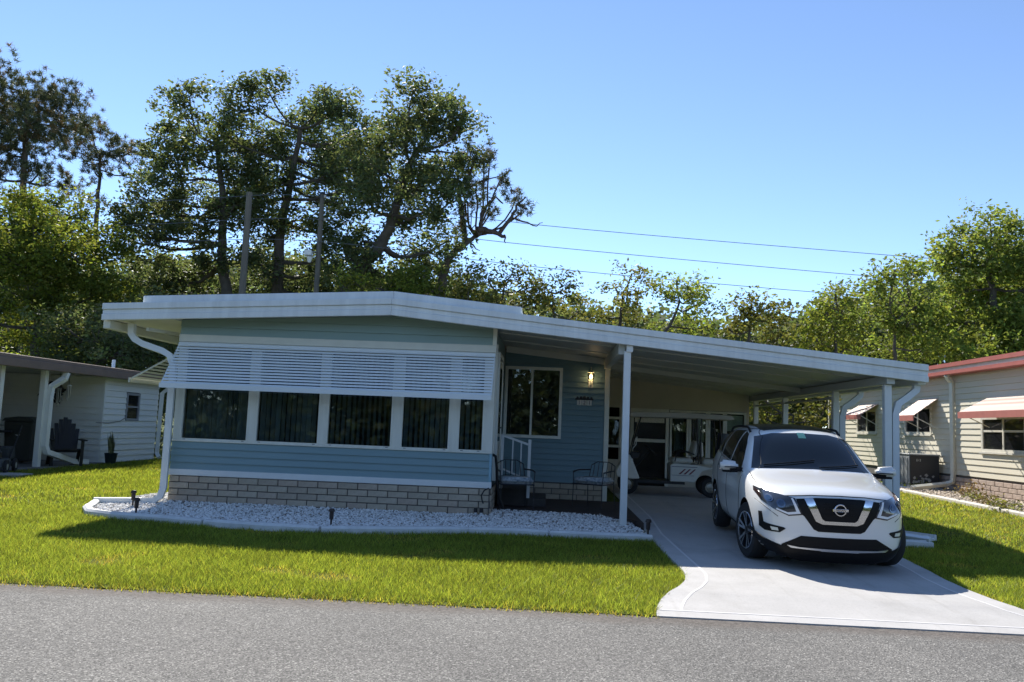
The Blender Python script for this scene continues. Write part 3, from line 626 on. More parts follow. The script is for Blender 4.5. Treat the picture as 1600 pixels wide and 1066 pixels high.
def stones(name, poly, n, smin, smax, m, seed, zoff=.028):
    rg = np.random.default_rng(seed); P = np.array(poly); lo, hi = P.min(0), P.max(0); X = rg.uniform(lo[0], hi[0], n*3); Y = rg.uniform(lo[1], hi[1], n*3); k = inside(poly, X, Y); X, Y = X[k][:n], Y[k][:n]; n = len(X)
    bmq = bmesh.new(); bmesh.ops.create_icosphere(bmq, subdivisions=1, radius=1); bv = np.array([v.co[:] for v in bmq.verts]); bf = np.array([[v.index for v in f.verts] for f in bmq.faces]); bmq.free()
    s = rg.uniform(smin, smax, (n, 1, 1))*rg.uniform(.6, 1.15, (n, 1, 3)); s[:, :, 2] *= .7
    V = bv[None]*(1+rg.uniform(-.16, .16, (n, len(bv), 1)))*s; a = rg.uniform(0, 6.28, n); c, sn = np.cos(a)[:, None], np.sin(a)[:, None]
    tl = rg.uniform(-.5, .5, n)[:, None]; x, y, z = V[..., 0], V[..., 1], V[..., 2]; y, z = y*np.cos(tl)-z*np.sin(tl), y*np.sin(tl)+z*np.cos(tl)
    V = np.stack([x*c-y*sn+X[:, None], x*sn+y*c+Y[:, None], z+(GZ(Y)+zoff+rg.uniform(-.004, .014, n))[:, None]], -1)
    Fq = (bf[None]+np.arange(n)[:, None, None]*len(bv)).reshape(-1, 3); g_ = rg.uniform(.72, 1.1, (n, 1, 1))*np.array([1, .98, .95])*np.ones((n, len(bv), 1)); dk = rg.uniform(0, 1, n) < .10; g_[dk] *= np.array([.40, .35, .30])
    return tag(obj(name, fast_mesh(name, V.reshape(-1, 3), Fq, g_.reshape(-1, 3)), m), kind='stuff')
def stone_mat(name, col):
    m = bpy.data.materials.new(name); m.use_nodes = True; n = m.node_tree.nodes; l = m.node_tree.links; p = n['Principled BSDF']; at = n.new('ShaderNodeAttribute'); at.attribute_name = 'tint'
    mu = n.new('ShaderNodeMix'); mu.data_type = 'RGBA'; mu.blend_type = 'MULTIPLY'; mu.inputs[0].default_value = 1; mu.inputs[6].default_value = (*col, 1); l.new(at.outputs['Color'], mu.inputs[7]); l.new(mu.outputs[2], p.inputs['Base Color']); p.inputs['Roughness'].default_value = .8; return m
tag(stones('white_gravel', bed_poly, 27000, .009, .021, stone_mat('white_stone', (.88, .88, .87)), 4), 'white landscaping stones filling the bed in front of the house')

# small yard things
def path_light(x, y, tilt, label):
    z = ground_z(y); t = T('path_light', label, 'path light', (x, y, z+.02), local=True, group='dark solar path lights in the gravel'); t.e.rotation_euler = (tilt, tilt*.6, 0); BR = mat('bronze_plastic', (.035, .022, .018), .5)
    t.part('stake', MB().lathe([(.012, -.04), (.014, .10), (.02, .11)], (0, 0, 0), 8), BR); t.part('lens', MB().lathe([(.028, .10), (.03, .16), (.03, .20)], (0, 0, 0), 12), BR, smooth=True)
    t.part('cap', MB().lathe([(0, .245), (.03, .24), (.043, .215), (.043, .20), (0, .198)], (0, 0, 0), 12), BR, smooth=True)
for px, py, tl, lb in [(212, 804, .05, 'dark path light with tall cap at the downspout extension'), (207, 793, -.03, 'dark path light just behind the downspout extension'), (517, 822, .0, 'short dark path light below the middle front window'), (1012, 838, .04, 'dark path light at the end of the edging by the driveway')]:
    p = onZ(px, py, .03); path_light(p.x, p.y, tl, lb)
PVC = mat('pvc_white', (.7, .71, .70), .4)
for px, lb in [(745, 'white capped pipe stub at the brick corner, away from the porch'), (754, 'white capped pipe stub at the brick corner, next to the porch')]:
    p = onZ(px, 806, .05); t = T('cleanout_pipe', lb, 'pipe', (p.x, 12.80, .0), group='capped pipes at the brick corner'); t.part('pipe', MB().tube([(p.x, 12.80, .0), (p.x, 12.80, .13)], .021, 10), PVC, smooth=True); t.part('cap', MB().lathe([(.0, .20), (.026, .195), (.030, .13), (0, .128)], (p.x, 12.80, 0), 10), BLACK, smooth=True)
hs = [onY(764, 763, 12.80), onY(757, 766, 12.80), onY(752, 774, 12.80), onY(753, 781, 12.80), onY(755, 787, 12.80)]
single('cable', MB().tube(hs, .012, 6), BLACK, 'black cable bent out of the brick corner above the capped pipes', 'cable', (hs[-1].x, 12.8, hs[-1].z))
hs = [Vector((XR+.02, 12.95, 1.0)), Vector((XR+.06, 12.97, .98)), Vector((XR+.08, 13.05, .8)), Vector((XR+.09, 13.12, .55)), Vector((XR+.14, 13.2, .3)), Vector((XR+.2, 13.25, .16))]
single('garden_hose', MB().tube(hs, .022, 8), BLACK, 'dark hose hanging beside the entry door corner', 'hose', (XR+.2, 13.25, .14), smooth=True)
for (ax, ay, rz, ln, lb) in [(1424, 841, -.95, .62, 'pale concrete splash block slanting away from the carport post'), (1424, 855, .0, .50, 'pale concrete splash block lying across beside the parked car')]:
    p = onG(ax, ay); t = T('splash_block', lb, 'splash block', (p.x, p.y, ground_z(p.y)), rz, local=True)
    t.part('trough', MB().prism([(-.13, 0), (.13, 0), (.13, .09), (.09, .09), (.07, .045), (-.07, .045), (-.09, .09), (-.13, .09)], 'x', -ln/2, ln/2), EDG, bevel=.006)

# ================================================================== WHITE SUV
PAINT = mat('pearl_white_paint', (.74, .74, .72), .28, coat=1.0, spec=.5)
CARBLK = mat('car_black_trim', (.006, .006, .007), .5, spec=.2)
CARGLS = mat('car_dark_glass', (.006, .009, .012), .03, spec=.45)
CHROME = mat('chrome', (.75, .77, .80), .10, metal=1.0)
SATIN = mat('satin_silver', (.55, .57, .60), .30, metal=1.0)
TYRE = mat('tyre_rubber', (.016, .016, .017), .8)
def suv(label, base, rz, pitch):
    t = T('parked_car', label, 'car', base, rz, local=True); t.e.rotation_euler = (pitch, 0, rz)
    # stations: y, ring of 10 (x,z), bow (extra y at the sides, for low / high points)
    st = [
     (0.00, [(0,.150),(.28,.150),(.50,.155),(.66,.21),(.755,.40),(.77,.69),(.69,.80),(.50,.865),(.26,.895),(0,.905)], .28, .25),
     (0.13, [(0,.13),(.30,.13),(.56,.135),(.75,.20),(.85,.44),(.85,.72),(.77,.865),(.57,.93),(.30,.955),(0,.965)], .28, .24),
     (0.42, [(0,.15),(.32,.15),(.62,.15),(.83,.22),(.905,.50),(.90,.78),(.82,.935),(.62,.985),(.32,1.01),(0,1.02)], .21, .18),
     (0.85, [(0,.19),(.32,.19),(.62,.19),(.86,.25),(.920,.52),(.912,.84),(.85,.985),(.66,1.035),(.33,1.06),(0,1.07)], .06, .14),
     (1.16, [(0,.19),(.32,.19),(.62,.19),(.86,.25),(.920,.54),(.915,.88),(.865,1.02),(.72,1.075),(.36,1.10),(0,1.11)], .0, .14),
     (1.30, [(0,.19),(.32,.19),(.62,.19),(.86,.25),(.920,.54),(.915,.89),(.875,1.035),(.765,1.14),(.38,1.18),(0,1.19)], .0, .16),
     (1.72, [(0,.19),(.32,.19),(.62,.19),(.86,.25),(.920,.55),(.915,.91),(.875,1.06),(.725,1.425),(.39,1.475),(0,1.49)], .0, .20),
     (2.02, [(0,.19),(.32,.19),(.62,.19),(.86,.25),(.920,.56),(.915,.92),(.870,1.07),(.690,1.555),(.42,1.612),(0,1.630)], .0, .14),
     (2.55, [(0,.19),(.32,.19),(.62,.19),(.86,.25),(.920,.57),(.917,.94),(.868,1.09),(.672,1.610),(.42,1.665),(0,1.682)], .0, .02),
     (3.40, [(0,.19),(.32,.19),(.62,.19),(.86,.25),(.922,.59),(.917,.97),(.862,1.12),(.655,1.605),(.41,1.660),(0,1.675)], .0, .0),
     (4.05, [(0,.20),(.32,.20),(.62,.20),(.86,.27),(.915,.62),(.905,1.00),(.835,1.16),(.620,1.56),(.39,1.612),(0,1.625)], .0, .0),
     (4.42, [(0,.26),(.32,.26),(.60,.26),(.82,.32),(.895,.64),(.875,1.01),(.785,1.18),(.590,1.42),(.37,1.47),(0,1.48)], -.12, -.10),
     (4.66, [(0,.30),(.30,.30),(.56,.30),(.74,.36),(.80,.62),(.78,.95),(.70,1.08),(.52,1.16),(.30,1.18),(0,1.19)], -.16, -.14),
    ]
    V, Fc = [], []; idx = {}
    def vid(i, k, sgn):
        key = (i, k, 1 if k in (0, 9) else sgn)
        if key not in idx:
            y, ring, bl, bh = st[i]; x, z = ring[k]; b = bl+(bh-bl)*min(1, max(0, (k-3)/4.0)); idx[key] = len(V); V.append((x*sgn if k not in (0, 9) else 0.0, y+b*(x/.85)**2.4, z))
        return idx[key]
    for sgn in (1, -1):
        for i in range(len(st)-1):
            for k in range(9):
                q = (vid(i, k, sgn), vid(i, k+1, sgn), vid(i+1, k+1, sgn), vid(i+1, k, sgn)); Fc.append(q if sgn > 0 else q[::-1])
    # end caps as grids between bottom and top of the first / last ring
    def cap(i, zs, ybulge, flip):
        rows = len(zs); grid = {}
        for sgn in (1, -1):
            for c in range(5):
                key = (0 if c == 0 else sgn, c); b, tp = V[vid(i, c, sgn)], V[vid(i, 9-c, sgn)]; colv = [vid(i, c, sgn)]
                if key in grid: continue
                if c < 4:
                    for r in range(rows):
                        f = zs[r]; x = b[0]+(tp[0]-b[0])*f; x *= 1+.0*f; yy = b[1]+(tp[1]-b[1])*f+ybulge[r]*(1-.25*(c/4)**2); V.append((x, yy, b[2]+(tp[2]-b[2])*f)); colv.append(len(V)-1)
                else:
                    pass
                colv.append(vid(i, 9-c, sgn)); grid[key] = colv
        for sgn in (1, -1):
            for c in range(3):
                a, b2 = grid[(0 if c == 0 else sgn, c)], grid[(sgn, c+1)]
                for r in range(rows+1):
                    q = (a[r], a[r+1], b2[r+1], b2[r]); Fc.append(q if (sgn > 0) != flip else q[::-1])
            # last column: col 3 grid against the edge P4-P5
            a = grid[(sgn, 3)]; p4, p5 = vid(i, 4, sgn), vid(i, 5, sgn); h = rows//2
            for r in range(h): q = (a[r], a[r+1], p4); Fc.append(q if (sgn > 0) != flip else q[::-1])
            q = (a[h], a[h+1], p5, p4); Fc.append(q if (sgn > 0) != flip else q[::-1])
            for r in range(h+1, rows+1): q = (a[r], a[r+1], p5); Fc.append(q if (sgn > 0) != flip else q[::-1])
    cap(0, [.16, .34, .55, .75, .90], [-.035, -.045, -.03, -.035, -.03], False)
    cap(len(st)-1, [.2, .5, .8], [.03, .05, .03], True)
    me = bpy.data.meshes.new('cage'); me.from_pydata(V, [], Fc)
    bmq = bmesh.new(); bmq.from_mesh(me); bmesh.ops.recalc_face_normals(bmq, faces=bmq.faces); bmq.to_mesh(me); bmq.free()
    tmp = bpy.data.objects.new('cage', me); COL.objects.link(tmp); md = tmp.modifiers.new('s', 'SUBSURF'); md.levels = 3; md.render_levels = 3
    dg = bpy.context.evaluated_depsgraph_get(); hull = bpy.data.meshes.new_from_object(tmp.evaluated_get(dg)); 
    bv = BVHTree.FromPolygons([v.co.copy() for v in hull.vertices], [tuple(p.vertices) for p in hull.polygons])
    # wheel arches: boolean
    AX = [(.93, .348), (3.64, .348)]; cutters = []
    tmp.modifiers.clear(); tmp.data = hull
    for (wy, wz) in AX:
        for sx in (-1, 1):
            c = MB().lathe([(0, sx*.60), (.405, sx*.60), (.405, sx*1.1), (0, sx*1.1)], (0, wy, wz), 40, 'x'); bmq = bmesh.new(); cm = c.mesh('cut'); bmq.from_mesh(cm); bmesh.ops.remove_doubles(bmq, verts=bmq.verts, dist=1e-5); bmesh.ops.recalc_face_normals(bmq, faces=bmq.faces); bmq.to_mesh(cm); bmq.free()
            co = bpy.data.objects.new('cut', cm); COL.objects.link(co); cutters.append(co); md = tmp.modifiers.new('b', 'BOOLEAN'); md.operation = 'DIFFERENCE'; md.object = co; md.solver = 'EXACT'
    dg = bpy.context.evaluated_depsgraph_get(); body = bpy.data.meshes.new_from_object(tmp.evaluated_get(dg)); body.name = 'body'
    for c in cutters+[tmp]: bpy.data.objects.remove(c)
    body.materials.clear(); body.materials.append(PAINT); body.materials.append(CARBLK)
    for p in body.polygons:
        p.use_smooth = True; c = p.center
        for (wy, wz) in AX:
            if abs(math.hypot(c.y-wy, c.z-wz)-.405) < .03 and abs(p.normal.x) < .5 or (abs(c.x) < .62 and math.hypot(c.y-wy, c.z-wz) < .41 and abs(p.normal.x) > .9): p.material_index = 1
        if c.z < .235 and p.normal.z < -.3: p.material_index = 1
    try: body.set_sharp_from_angle(angle=R(35))
    except Exception: pass
    bo = obj('body', body, None, t.e)
    def patch(name, poly, view, m, off=.006, res=.05, parent=None, mirror=False, smooth=True, skirt=.014):
        """project a 2D outline on the hull. view 'f': (x,z) seen from the front, 's': (y,z) from the side (+x), 'S': (-x), 't': (x,y) from above"""
        outs = []
        for mir in ((False, True) if mirror else (False,)):
            b = bmesh.new(); vs = [b.verts.new((p[0], p[1], 0)) for p in poly]; b.faces.new(vs)
            lo = [min(p[i] for p in poly) for i in (0, 1)]; hi = [max(p[i] for p in poly) for i in (0, 1)]
            for i in (0, 1):
                c = lo[i]+res
                while c < hi[i]: bmesh.ops.bisect_plane(b, geom=b.verts[:]+b.edges[:]+b.faces[:], plane_co=(c if i == 0 else 0, c if i == 1 else 0, 0), plane_no=(1, 0, 0) if i == 0 else (0, 1, 0)); c += res
            bmesh.ops.triangulate(b, faces=[f for f in b.faces if len(f.verts) > 4]); bad = []; nrm = {}
            for v in b.verts:
                u, w = v.co.x, v.co.y
                if view == 'f': o, d = Vector((u*(-1 if mir else 1), -3, w)), Vector((0, 1, 0))
                elif view == 's': o, d = Vector((-3 if mir else 3, u, w)), Vector((1 if mir else -1, 0, 0))
                else: o, d = Vector((u*(-1 if mir else 1), w, 4)), Vector((0, 0, -1))
                loc, n_, _, _ = bv.ray_cast(o, d)
                if loc is None: bad.append(v); continue
                if n_.dot(d) > 0: n_ = -n_
                nrm[v] = n_; v.co = loc+n_*off
            if bad: bmesh.ops.delete(b, geom=bad, context='VERTS')
            be = [e for e in b.edges if e.is_boundary]; nv = {}
            for e in be:
                for v in e.verts:
                    if v not in nv: nv[v] = b.verts.new(v.co-nrm[v]*(off+skirt))
            for e in be:
                try: b.faces.new((e.verts[0], e.verts[1], nv[e.verts[1]], nv[e.verts[0]]))
                except Exception: pass
            bmesh.ops.recalc_face_normals(b, faces=b.faces)
            q = bpy.data.meshes.new(name); b.to_mesh(q); b.free()
            if smooth:
                q.polygons.foreach_set('use_smooth', [True]*len(q.polygons))
                try: q.set_sharp_from_angle(angle=R(35))
                except Exception: pass
            outs.append(obj(name, q, m, parent or t.e))
        return outs[0] if not mirror else outs
    def line(name, pts, view, r=.004, m=CARBLK, parent=None, mirror=False, off=.0):
        for mir in ((False, True) if mirror else (False,)):
            P = []
            pp = resample([Vector((a, b, 0)) for a, b in pts], .04)
            for q in pp:
                u, w = q.x, q.y
                if view == 'f': o, d = Vector((u*(-1 if mir else 1), -3, w)), Vector((0, 1, 0))
                elif view == 's': o, d = Vector((-3 if mir else 3, u, w)), Vector((1 if mir else -1, 0, 0))
                else: o, d = Vector((u*(-1 if mir else 1), w, 4)), Vector((0, 0, -1))
                loc, n_, _, _ = bv.ray_cast(o, d)
                if loc is not None: P.append(loc+(n_ if n_.dot(d) < 0 else -n_)*off)
            if len(P) > 1: t.part(name, MB().tube(P, r, 6), m, parent or bo, smooth=True)
    # --- front
    gr = patch('grille', [(-.47,.848),(-.25,.874),(0,.88),(.25,.874),(.47,.848),(.44,.70),(.385,.655),(.285,.515),(.235,.492),(-.235,.492),(-.285,.515),(-.385,.655),(-.44,.70)], 'f', CARBLK, .004, .04)
    for z in (.55, .69, .76, .82): patch('grille_bar', [(-.17, z-.006), (.17, z-.006), (.17, z+.006), (-.17, z+.006)], 'f', CARBLK, .012, .06, gr)
    patch('chrome_frame', [(-.385,.856),(-.292,.866),(-.196,.642),(-.162,.618),(.162,.618),(.196,.642),(.292,.866),(.385,.856),(.262,.610),(.19,.580),(-.19,.580),(-.262,.610)], 'f', CHROME, .022, .035, gr)
    # emblem: ring, bar, letters
    def surf(x, z):
        loc, n_, _, _ = bv.ray_cast(Vector((x, -3, z)), Vector((0, 1, 0))); return loc
    ec = surf(0, .752); ey = ec.y-.028
    em = t.part('emblem', MB().lathe([(.070, -.006), (.066, -.012), (.056, -.012), (.052, -.006), (.052, .004), (.070, .004), (.070, -.006)], (0, ey, ec.z), 28, 'y'), CHROME, gr, smooth=True)
    t.part('emblem_backing', MB().lathe([(0, .004), (.03, .022), (.02, .03), (0, .03)], (0, ey, ec.z), 12, 'y'), CARBLK, em)
    t.part('emblem_bar', MB().box(-.088, .088, ey-.016, ey-.002, ec.z-.016, ec.z+.016), CHROME, em, bevel=.003)
    tm = text_mesh('NISSAN', .034, .001); tm.transform(Matrix.Translation((0, ey-.0175, ec.z)) @ Matrix.Rotation(R(90), 4, 'X')); obj('emblem_lettering', tm, CARBLK, em)
    HLB = mat('headlight_housing', (.03, .035, .045), .08, coat=1.0); HLC = mat('headlight_reflector', (.14, .17, .22), .2, metal=1.0)
    hl = patch('headlight', [(.405,.672),(.55,.648),(.71,.715),(.81,.79),(.845,.87),(.835,.920),(.76,.902),(.60,.874),(.478,.852)], 'f', HLB, .008, .04, mirror=True)
    for h in hl:
        s_ = 1 if h == hl[0] else -1
        def sp(p): return [(q[0]*s_, q[1]) for q in p]
        patch('running_light', sp([(.425,.685),(.55,.664),(.68,.712),(.67,.727),(.56,.69),(.47,.705),(.52,.846),(.50,.848)]), 'f', mat('drl_white', (.75, .78, .82), .25), .014, .03, h)
        for cx, cz, rr in [(.625, .780, .046), (.735, .822, .040)]:
            patch('projector', sp([(cx+rr*math.cos(a), cz+rr*math.sin(a)) for a in np.linspace(0, 6.283, 17)[:-1]]), 'f', HLC, .015, .03, h)
            patch('projector_lens', sp([(cx+rr*.6*math.cos(a), cz+rr*.6*math.sin(a)) for a in np.linspace(0, 6.283, 13)[:-1]]), 'f', mat('lens_dark_blue', (.02, .05, .11), .03, coat=1), .021, .03, h)
        patch('marker_light', sp([(.80,.80),(.845,.87),(.838,.905),(.815,.895),(.80,.85)]), 'f', mat('amber_lens', (.035, .02, .018), .15), .014, .03, h)
    line('hood_gap', [(-.60,.868),(-.30,.898),(0,.905),(.30,.898),(.60,.868)], 'f', .007)
    line('hood_gap', [(.74, .36), (.79, .62), (.80, 1.0), (.79, 1.28)], 't', .005, mirror=True)
    # bumper: lower intake, trim, skid strip, fog lights
    patch('lower_grille', [(-.42,.432),(.42,.432),(.62,.318),(.62,.302),(-.62,.302),(-.62,.318)], 'f', CARBLK, .006, .05)
    patch('bumper_skirt', [(-.90,.44),(-.78,.352),(-.62,.300),(.62,.300),(.78,.352),(.90,.44),(.91,.145),(-.91,.145)], 'f', CARBLK, .014, .03)
    patch('skid_strip', [(-.56,.318),(-.43,.304),(.43,.304),(.56,.318),(.52,.292),(.22,.282),(.20,.276),(-.20,.276),(-.22,.282),(-.52,.292)], 'f', SATIN, .024, .05)
    fg = patch('fog_light_bezel', [(.58,.495),(.64,.448),(.78,.448),(.825,.485),(.835,.655),(.81,.66),(.795,.545),(.77,.535),(.60,.51)], 'f', CARBLK, .008, .035, mirror=True)
    for h in fg:
        s_ = 1 if h == fg[0] else -1; patch('fog_light', [(q[0]*s_, q[1]) for q in [(.65,.466),(.715,.466),(.73,.505),(.66,.50)]], 'f', mat('fog_lens', (.65, .67, .62), .12, coat=1), .014, .03, h)
    line('bumper_gap', [(.66,.63),(.74,.69),(.86,.79)], 'f', .004, mirror=True)
    # --- glass
    ws = patch('windshield', [(-.755,1.10),(-.40,1.12),(0,1.13),(.40,1.12),(.755,1.10),(.715,1.20),(.61,1.50),(.38,1.555),(0,1.57),(-.38,1.555),(-.61,1.50),(-.715,1.20)], 'f', CARGLS, .004, .06)
    line('wiper', [(-.60, 1.135), (-.1, 1.20), (.05, 1.22)], 'f', .008, CARBLK, ws, off=.02); line('wiper', [(.08, 1.135), (.45, 1.16), (.62, 1.175)], 'f', .008, CARBLK, ws, off=.02)
    patch('mirror_sensor', [(-.05,1.50),(.05,1.50),(.05,1.57),(-.05,1.57)], 'f', mat('sensor_teal', (.05, .16, .15), .2), .007, .03, ws)
    for nm, poly in [('side_window', [(1.56,1.06),(1.95,1.10),(2.42,1.125),(2.44,1.555),(2.22,1.525),(1.97,1.40),(1.72,1.20)]), ('side_window', [(2.50,1.13),(3.36,1.17),(3.50,1.30),(3.36,1.545),(2.52,1.57)]), ('side_window', [(3.46,1.18),(3.95,1.22),(4.06,1.36),(3.85,1.48),(3.48,1.54),(3.60,1.31)])]:
        patch(nm, poly, 's', CARGLS, .004, .07, mirror=True)
    line('window_trim', [(1.40,1.04),(1.95,1.085),(2.46,1.11),(3.40,1.155),(4.0,1.205)], 's', .009, CHROME, mirror=True)
    line('roof_drip', [(1.30,1.10),(1.60,1.29),(1.90,1.50),(2.2,1.60),(3.4,1.60)], 's', .006, CARBLK, mirror=True)
    patch('sunroof', [(-.46,2.10),(.46,2.10),(.50,2.2),(.50,3.35),(.46,3.42),(-.46,3.42),(-.50,3.35),(-.50,2.2)], 't', mat('sunroof_glass', (.015, .016, .017), .12), .006, .08)
    for sx in (-1, 1):
        P = []
        for y in np.linspace(2.25, 3.95, 12):
            loc, _, _, _ = bv.ray_cast(Vector((sx*.615, y, 4)), Vector((0, 0, -1))); P.append(loc+Vector((0, 0, .048)))
        P[0].z -= .045; P[-1].z -= .045
        t.part('roof_rail', MB().tube(P, .017, 8), CARBLK, smooth=True)
    # --- sides
    for ln in ([(1.40,1.0),(1.36,.75),(1.42,.42),(1.50,.30)], [(2.47,1.10),(2.46,.8),(2.50,.35)], [(3.42,1.15),(3.45,.95),(3.30,.72),(3.20,.55)], [(1.50,.305),(2.5,.30),(3.15,.31)]): line('door_gap', ln, 's', .0045, mirror=True)
    for dh in ((2.16, .985), (3.08, 1.01)):
        patch('door_handle', [(dh[0], dh[1]-.016), (dh[0]+.20, dh[1]-.012), (dh[0]+.20, dh[1]+.016), (dh[0], dh[1]+.014)], 's', CARBLK, .02, .06, mirror=True)
    patch('sill_cladding', [(1.38,.19),(3.20,.19),(3.20,.30),(1.38,.30)], 's', CARBLK, .008, .08, mirror=True)
    patch('tail_light', [(4.25,1.0),(4.55,.95),(4.58,1.10),(4.36,1.12)], 's', mat('tail_red', (.25, .01, .01), .15), .008, .06, mirror=True)
    # --- mirrors
    for sx in (-1, 1):
        bmq = bmesh.new(); bmesh.ops.create_cube(bmq, size=1); bmesh.ops.scale(bmq, vec=(.25, .15, .17), verts=bmq.verts)
        for v in bmq.verts:
            if v.co.x*sx < 0: v.co.z *= .72; v.co.y += .02
            if v.co.y < 0: v.co.z *= .8; v.co.x *= .92
        bmesh.ops.bevel(bmq, geom=list(bmq.edges), offset=.035, segments=3, affect='EDGES'); bmesh.ops.translate(bmq, vec=(sx*1.02, 1.53, 1.11), verts=bmq.verts)
        q = bpy.data.meshes.new('side_mirror'); bmq.to_mesh(q); bmq.free(); q.polygons.foreach_set('use_smooth', [True]*len(q.polygons)); mo = obj('side_mirror', q, PAINT, t.e)
        t.part('mirror_arm', MB().bar((sx*.84, 1.56, 1.06), (sx*1.02, 1.54, 1.05), .09, .05), CARBLK, mo)
        t.part('turn_signal', MB().box(sx*1.0-.09, sx*1.0+.09, 1.449, 1.475, 1.088, 1.10), CARBLK, mo)
        t.part('mirror_glass', MB().box(sx*1.05-.09, sx*1.05+.09, 1.592, 1.598, 1.055, 1.145), CHROME, mo)
        t.part('mirror_base', MB().box(sx*1.00-.11, sx*1.00+.09, 1.48, 1.58, 1.022, 1.052), CARBLK, mo, bevel=.008)
    # --- wheels
    RIM = mat('rim_machined', (.60, .61, .63), .22, metal=1.0); RIMD = mat('rim_dark', (.02, .02, .022), .35)
    for ai, (wy, wz) in enumerate(AX):
        for sx in (-1, 1):
            xo = sx*.905; xi = sx*.69; cx = (xo+xi)/2; w = .1075
            ty = t.part('wheel', MB().lathe([(.232, -w*.85), (.25, -w), (.325, -w), (.347, -w*.75), (.350, 0), (.347, w*.75), (.325, w), (.25, w), (.232, w*.85)], (0, 0, 0), 40, 'x'), TYRE, smooth=True)
            ty.location = (cx, wy, wz); ty.rotation_euler = (0, 0, R(11) if ai == 0 else 0)
            t.part('rim_barrel', MB().lathe([(.236, sx*.10), (.224, sx*.095), (.215, 0), (.10, -sx*.05), (0, -sx*.05)], (0, 0, 0), 32, 'x'), RIMD, ty, smooth=True)
            t.part('rim_lip', MB().lathe([(.242, sx*.096), (.236, sx*.110), (.220, sx*.106), (.220, sx*.09)], (0, 0, 0), 40, 'x'), RIM, ty, smooth=True)
            for k in range(5):
                for da in (-.20, .20):
                    a = 2*math.pi*k/5+.35+da; a2 = 2*math.pi*k/5+.35+da*.5
                    t.part('spoke', MB().bar((sx*.078, .05*math.cos(a2), .05*math.sin(a2)), (sx*.104, .226*math.cos(a), .226*math.sin(a)), .030, .03, up=(1, 0, 0)), RIM, ty)
            t.part('hub_cap', MB().lathe([(0, sx*.100), (.034, sx*.098), (.062, sx*.080), (.07, sx*.04)], (0, 0, 0), 20, 'x'), RIMD, ty, smooth=True)
            t.part('brake_disc', MB().lathe([(0, sx*.0), (.16, sx*.0), (.16, -sx*.02)], (0, 0, 0), 24, 'x'), SATIN, ty)
    t.part('underbody', MB().box(-.6, .6, .5, 4.3, .20, .42), CARBLK)
    t.e.scale = (.92, .92, .92)
    return t
CAR_RZ = -.06; SC = .92
fl, fr_ = onZ(1164, 873, .035), onZ(1392, 884, .035)
ax = Vector(((fl.x+fr_.x)/2+.02, fl.y+.06))          # middle of the front axle
zc = dz(ax.y)
car = suv('pearl white SUV with black grille parked under the carport edge', (ax.x+math.sin(CAR_RZ)*.93*SC, ax.y-.93*SC*math.cos(CAR_RZ), zc-.022), CAR_RZ, R(1.7))

